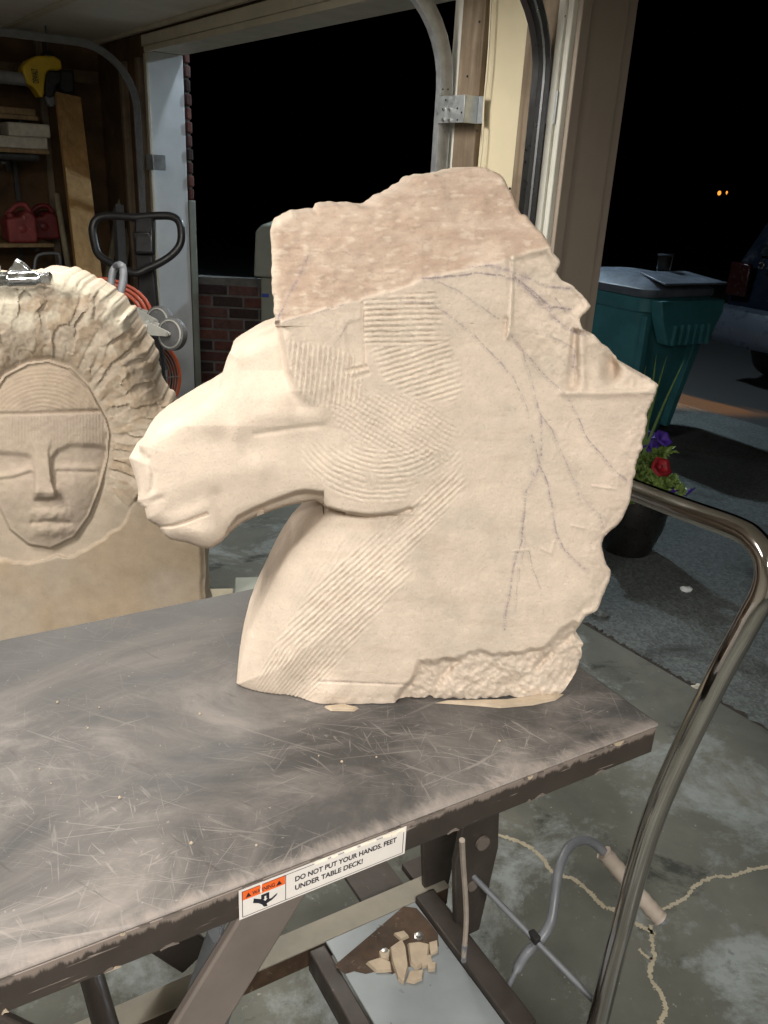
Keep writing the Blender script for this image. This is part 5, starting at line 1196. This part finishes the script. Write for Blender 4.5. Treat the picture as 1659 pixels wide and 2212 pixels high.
# flower pot: petunias, red bloom, dracaena spikes
pp = onz(1352, 1185, -.012); ph_ = .30
pt = thing('flower_pot', 'dark glazed pot of purple petunias and spikes just outside the right doorway', 'potted plant', pp)
MB().lathe([(.0, 0), (.10, 0), (.105, .01), (.14, .12), (.150, .22), (.142, .27), (.155, .285), (.158, .30), (.145, .30), (.13, .275), (.0, .275)], pp, Z3, n=36).build('pot', 'pot_dark', pt)
MB().lathe([(.0, .278), (.129, .278), (.0, .285)], pp, Z3, n=20).build('soil', 'soil', pt)
rg = np.random.RandomState(21)
def leaf(m, c, d, nrm_, L_, w_):
    d = d/np.linalg.norm(d); s_ = np.cross(d, nrm_); s_ /= np.linalg.norm(s_)+1e-9; u_ = np.cross(s_, d)
    m.add([c, c+d*L_*.45+s_*w_+u_*L_*.08, c+d*L_, c+d*L_*.45-s_*w_+u_*L_*.08, c+d*L_*.5-u_*.001], [(0, 1, 4), (1, 2, 4), (2, 3, 4), (3, 0, 4)])
def PT(x, y, dd=0): return onp(x, y, pp+np.array([0, dd, 0]), (0, 1, 0))
stems = [((1362, 1010), .0), ((1380, 1000), -.05), ((1400, 990), .03), ((1425, 985), -.02), ((1395, 1030), -.08), ((1420, 1050), -.10), ((1455, 1048), -.06), ((1440, 1060), -.09), ((1375, 1055), -.12), ((1360, 1085), -.13), ((1385, 1100), -.12), ((1405, 1020), .06), ((1350, 1030), .02), ((1330, 1000), .05), ((1310, 1040), -.05), ((1340, 1070), -.10), ((1440, 975), 0), ((1475, 1062), -.07)]
for (xy, dd) in stems:
    e = PT(*xy, dd); b0_ = pp+np.array([rg.uniform(-.06, .06), rg.uniform(-.06, .06), .28]); mid_ = (e+b0_)/2+Z3*.06
    path = arc([b0_, mid_, e], 7); sp_ = MB().tube(path, .003, 5).build('stem', 'spike_green', pt)
    m = MB()
    for i in range(3, len(path)):
        for k in range(11):
            dr = rg.normal(size=3); dr[2] += .5; dr /= np.linalg.norm(dr)
            leaf(m, path[i]+rg.normal(size=3)*.006, dr, rg.normal(size=3), rg.uniform(.022, .042), rg.uniform(.006, .010))
    m.build('leaves', 'leaf_green', sp_, smooth=0)['kind'] = 'stuff'
def bloom(c, face, r_, mat):
    face = np.asarray(face, float)/np.linalg.norm(face); a = np.cross(face, Z3); a /= np.linalg.norm(a); b__ = np.cross(face, a); n = 15; vs = [c-face*r_*.75]
    for ring, (rad, off) in enumerate(((.28, -.25), (.72, .02), (1.0, -.06))):
        for k in range(n):
            t__ = 2*math.pi*k/n; wv = 1+.10*math.cos(5*t__)*(ring > 0)+rg.uniform(-.04, .04); vs.append(c+face*r_*(off+.09*math.cos(10*t__)*(ring == 2))+r_*rad*wv*(math.cos(t__)*a+math.sin(t__)*b__))
    fs = [(0, 1+k, 1+(k+1) % n) for k in range(n)]
    for ring in (0, 1):
        for k in range(n): fs.append((1+ring*n+k, 1+ring*n+(k+1) % n, 1+(ring+1)*n+(k+1) % n, 1+(ring+1)*n+k))
    return MB().add(vs, fs).build('bloom', mat, pt)
for (x, y, dd, r_, mat, fc_) in [(1434, 946, -.02, .038, 'petal_purple', (.3, -.6, .7)), (1408, 962, .02, .032, 'petal_purple', (-.2, -.6, .7)), (1386, 955, .03, .030, 'petal_purple', (-.4, -.5, .6)), (1428, 1008, -.10, .042, 'petal_red', (.2, -.8, .5)), (1440, 1012, -.08, .034, 'petal_red', (.5, -.6, .4)), (1455, 1062, -.11, .022, 'petal_purple', (.2, -.5, -.7)), (1492, 1062, -.10, .026, 'petal_purple', (.5, -.5, -.4)), (1405, 940, .05, .028, 'petal_purple', (-.1, -.4, .8)), (1350, 1000, -.04, .034, 'petal_purple', (-.5, -.6, .4))]:
    bloom(PT(x, y, dd), fc_, r_, mat)
for (x, y) in [(1418, 766), (1440, 772), (1478, 778), (1395, 790)]:
    e = PT(x, y); b0_ = pp+np.array([rg.uniform(-.03, .03), .02, .28]); n = 8; vs = []
    for i in range(n+1):
        f = i/n; c = b0_*(1-f)+e*f+Z3*.03*math.sin(math.pi*f); w_ = .0075*(1-f)**.6+.0006; vs += [c-RX*w_, c+fw*-.002, c+RX*w_]
    fs = []
    for i in range(n): fs += [(3*i, 3*i+1, 3*i+4, 3*i+3), (3*i+1, 3*i+2, 3*i+5, 3*i+4)]
    MB().add(vs, fs).build('spike_leaf', 'spike_green', pt)
# litter on the driveway
for i, (x, y, r_, mat, lb, cat) in enumerate([(1482, 1275, .020, 'white_plastic', 'crumpled white scrap on the driveway near the pot', 'litter'), (1295, 1330, .03, 'driveway_concrete', 'broken bit of concrete at the slab edge beside the carving', 'stone'), (1508, 1490, .022, 'stone_block', 'small grey stone at the slab joint by the handle', 'stone')]):
    p = onz(x, y, -.012); m = MB(); n = 7; rg3 = np.random.RandomState(i)
    prof = []
    vs = [p]
    for ring, (rad, h) in enumerate(((1, .0), (.9, .5), (.45, .85))):
        for k in range(n): a = 2*math.pi*k/n; q = rg3.uniform(.7, 1.25); vs.append(p+np.array([math.cos(a)*r_*rad*q*1.2, math.sin(a)*r_*rad*q, h*r_*q*.8]))
    vs.append(p+Z3*r_*.75); fs = [(0, 1+(k+1) % n, 1+k) for k in range(n)]
    for ring in (0, 1):
        for k in range(n): fs.append((1+ring*n+k, 1+ring*n+(k+1) % n, 1+(ring+1)*n+(k+1) % n, 1+(ring+1)*n+k))
    fs += [(1+2*n+k, 1+2*n+(k+1) % n, 1+3*n) for k in range(n)]
    tag(m.add(vs, fs).build('paper_scrap' if cat == 'litter' else 'loose_stone', mat, None, smooth=0), lb, cat)

# dark car parked tail towards the garage
cr_s, cr_n = 3.25, 6.35       # middle of the tail
car = thing('parked_car', 'dark car parked tail first beyond the bin at the right edge', 'car', W(cr_s, cr_n+2.2, -.05))
def CR_(s_, n_, z): return W(cr_s+s_, cr_n+n_, z-.05)
prof = [(.02, .38), (.0, .62), (.03, .95), (.06, 1.02), (.25, 1.48), (.55, 1.66), (2.3, 1.68), (3.0, 1.12), (4.2, .98), (4.45, .75), (4.45, .38), (4.0, .30), (.4, .30)]
secs = []
for sgn, k, tw_ in ((-1, .93, .0), (-.97, 1, 0), (-.5, 1.0, .0), (0, 1.0, 0), (.5, 1.0, 0), (.97, 1, 0), (1, .93, 0)):
    sec = []
    for (n_, z) in prof:
        narrow = .90 if z < 1.05 else .90-.16*(z-1.0)/.6
        sec.append(CR_(sgn*narrow, n_+(.06*abs(sgn)**3 if n_ < .6 else -.06*abs(sgn)**3), .3+(z-.3)*(k if abs(sgn) == 1 else 1)))
    secs.append(sec)
loft(secs, 'body', 'car_paint', car, smooth=35)
bp = MB(); sec2 = []
for f in np.linspace(-1, 1, 13):
    n0 = -.12+.10*abs(f)**4; sec2.append([CR_(f*.93, n0+dn, z) for dn, z in ((.02, .36), (-.02, .42), (-.03, .56), (.0, .64), (.12, .66), (.14, .36))])
loft(sec2, 'bumper', 'car_bumper', car, smooth=45)
MB().prism([CR_(-.72, .085, 1.06), CR_(.72, .085, 1.06), CR_(.62, .245, 1.46), CR_(-.62, .245, 1.46)], WN*-.012).build('rear_window', 'car_glass', car, bev=.004)
for k in (-1, 1):
    MB().span(CR_, (k*.80-.09, -.015, .74), (k*.80+.09, .03, 1.0)).build('tail_light', 'tail_red', car, bev=.012)
    for nn in (.85, 3.55):
        w_ = MB().lathe([(.0, -.1), (.26, -.1), (.33, -.09), (.345, -.05), (.345, .05), (.33, .09), (.26, .1), (.0, .1)], CR_(k*.80, nn, .345), WD, n=36).build('wheel', 'black_rubber', car)
        MB().lathe([(.0, -.105), (.2, -.105), (.21, -.1), (.21, .1), (.2, .105), (.0, .105)], CR_(k*.80, nn, .345), WD, n=24).build('rim', 'grey_pipe', w_)
pl_n = CR_(0, 0, 0)
lp = MB().span(CR_, (.28, -.022, .78), (.50, -.012, .86)).build('licence_plate', 'plate_white', car, bev=.003)
MB().span(CR_, (.28, -.0245, .785), (.36, -.0225, .825)).build('plate_band', 'plate_yellow', lp)
for k in range(3):
    MB().tube([CR_(.62-k*.07+.022*math.cos(a), -.018, 1.0+.022*math.sin(a)) for a in np.linspace(.6+.5*k, 5.6, 10)], .006, 6).build('emblem_stroke', 'chrome', car)
MB().span(CR_, (-.62, -.012, .955), (.55, .02, .975)).build('trim_strip', 'car_bumper', car, bev=.003)
# street light far away
sl = D3(1558, 417, 26.0)
st = thing('street_light', 'warm sodium street light glowing far off in the dark', 'street light', (sl[0], sl[1], -.05))
MB().lathe([(.06, 0), (.05, .3), (.035, sl[2]-.1)], (sl[0], sl[1], -.05), n=12).build('pole', 'black_paint', st)
MB().lathe([(.0, -.07), (.04, -.05), (.055, .0), (.04, .05), (.0, .07)], sl-RX*.06, n=16).build('globe', 'sodium_glow', st)
MB().lathe([(.0, -.07), (.02, -.03), (.03, .0), (.02, .03), (.0, .04)], sl+RX*.17+Z3*.02, n=16).build('globe', 'sodium_glow', st)
MB().tube([sl-RX*.06-Z3*.09, sl+RX*.19-Z3*.07], .015, 8).build('arm', 'black_paint', st)
# added sodium lamp, unseen past the right edge, to throw an orange pool by the car
s2 = W(-1.2, 9.2, -.05)
st2 = thing('street_light', 'added sodium lamp on a tall pole, unseen beyond the right edge', 'street light', s2)
MB().lathe([(.11, 0), (.07, .4), (.05, 5.3)], s2, n=14).build('pole', 'grey_pipe', st2)
hd2 = s2+Z3*5.25; aim = W(3.45, 6.25, -.05); dr = (aim-hd2)/np.linalg.norm(aim-hd2); hz = np.array([dr[0], dr[1], 0]); hz /= np.linalg.norm(hz)
MB().tube([hd2, hd2+hz*.35+Z3*.12, hd2+hz*.8+Z3*.15], .03, 10).build('arm', 'grey_pipe', st2)
MB().lathe([(.03, -.06), (.12, .0), (.13, .08), (.12, .09), (.02, .0)], hd2+hz*.85+Z3*.12, dr, n=20).build('lamp_head', 'grey_pipe', st2)
MB().lathe([(.0, .0), (.10, .0), (.10, .012), (.0, .014)], hd2+hz*.85+Z3*.12+dr*.092, dr, n=20).build('lens', 'sodium_glow', st2)
l = bpy.data.lights.new('light', 'SPOT'); l.energy = 4200; l.color = (1.0, .40, .08); l.shadow_soft_size = .08; l.spot_size = R(14); l.spot_blend = .45
lp_ = hd2+hz*.85+Z3*.12+dr*.14
o = bpy.data.objects.new('light', l); COL.objects.link(o); o.location = tuple(lp_-s2); o.parent = st2; o.rotation_euler = Vector(tuple(dr)).to_track_quat('-Z', 'Y').to_euler()
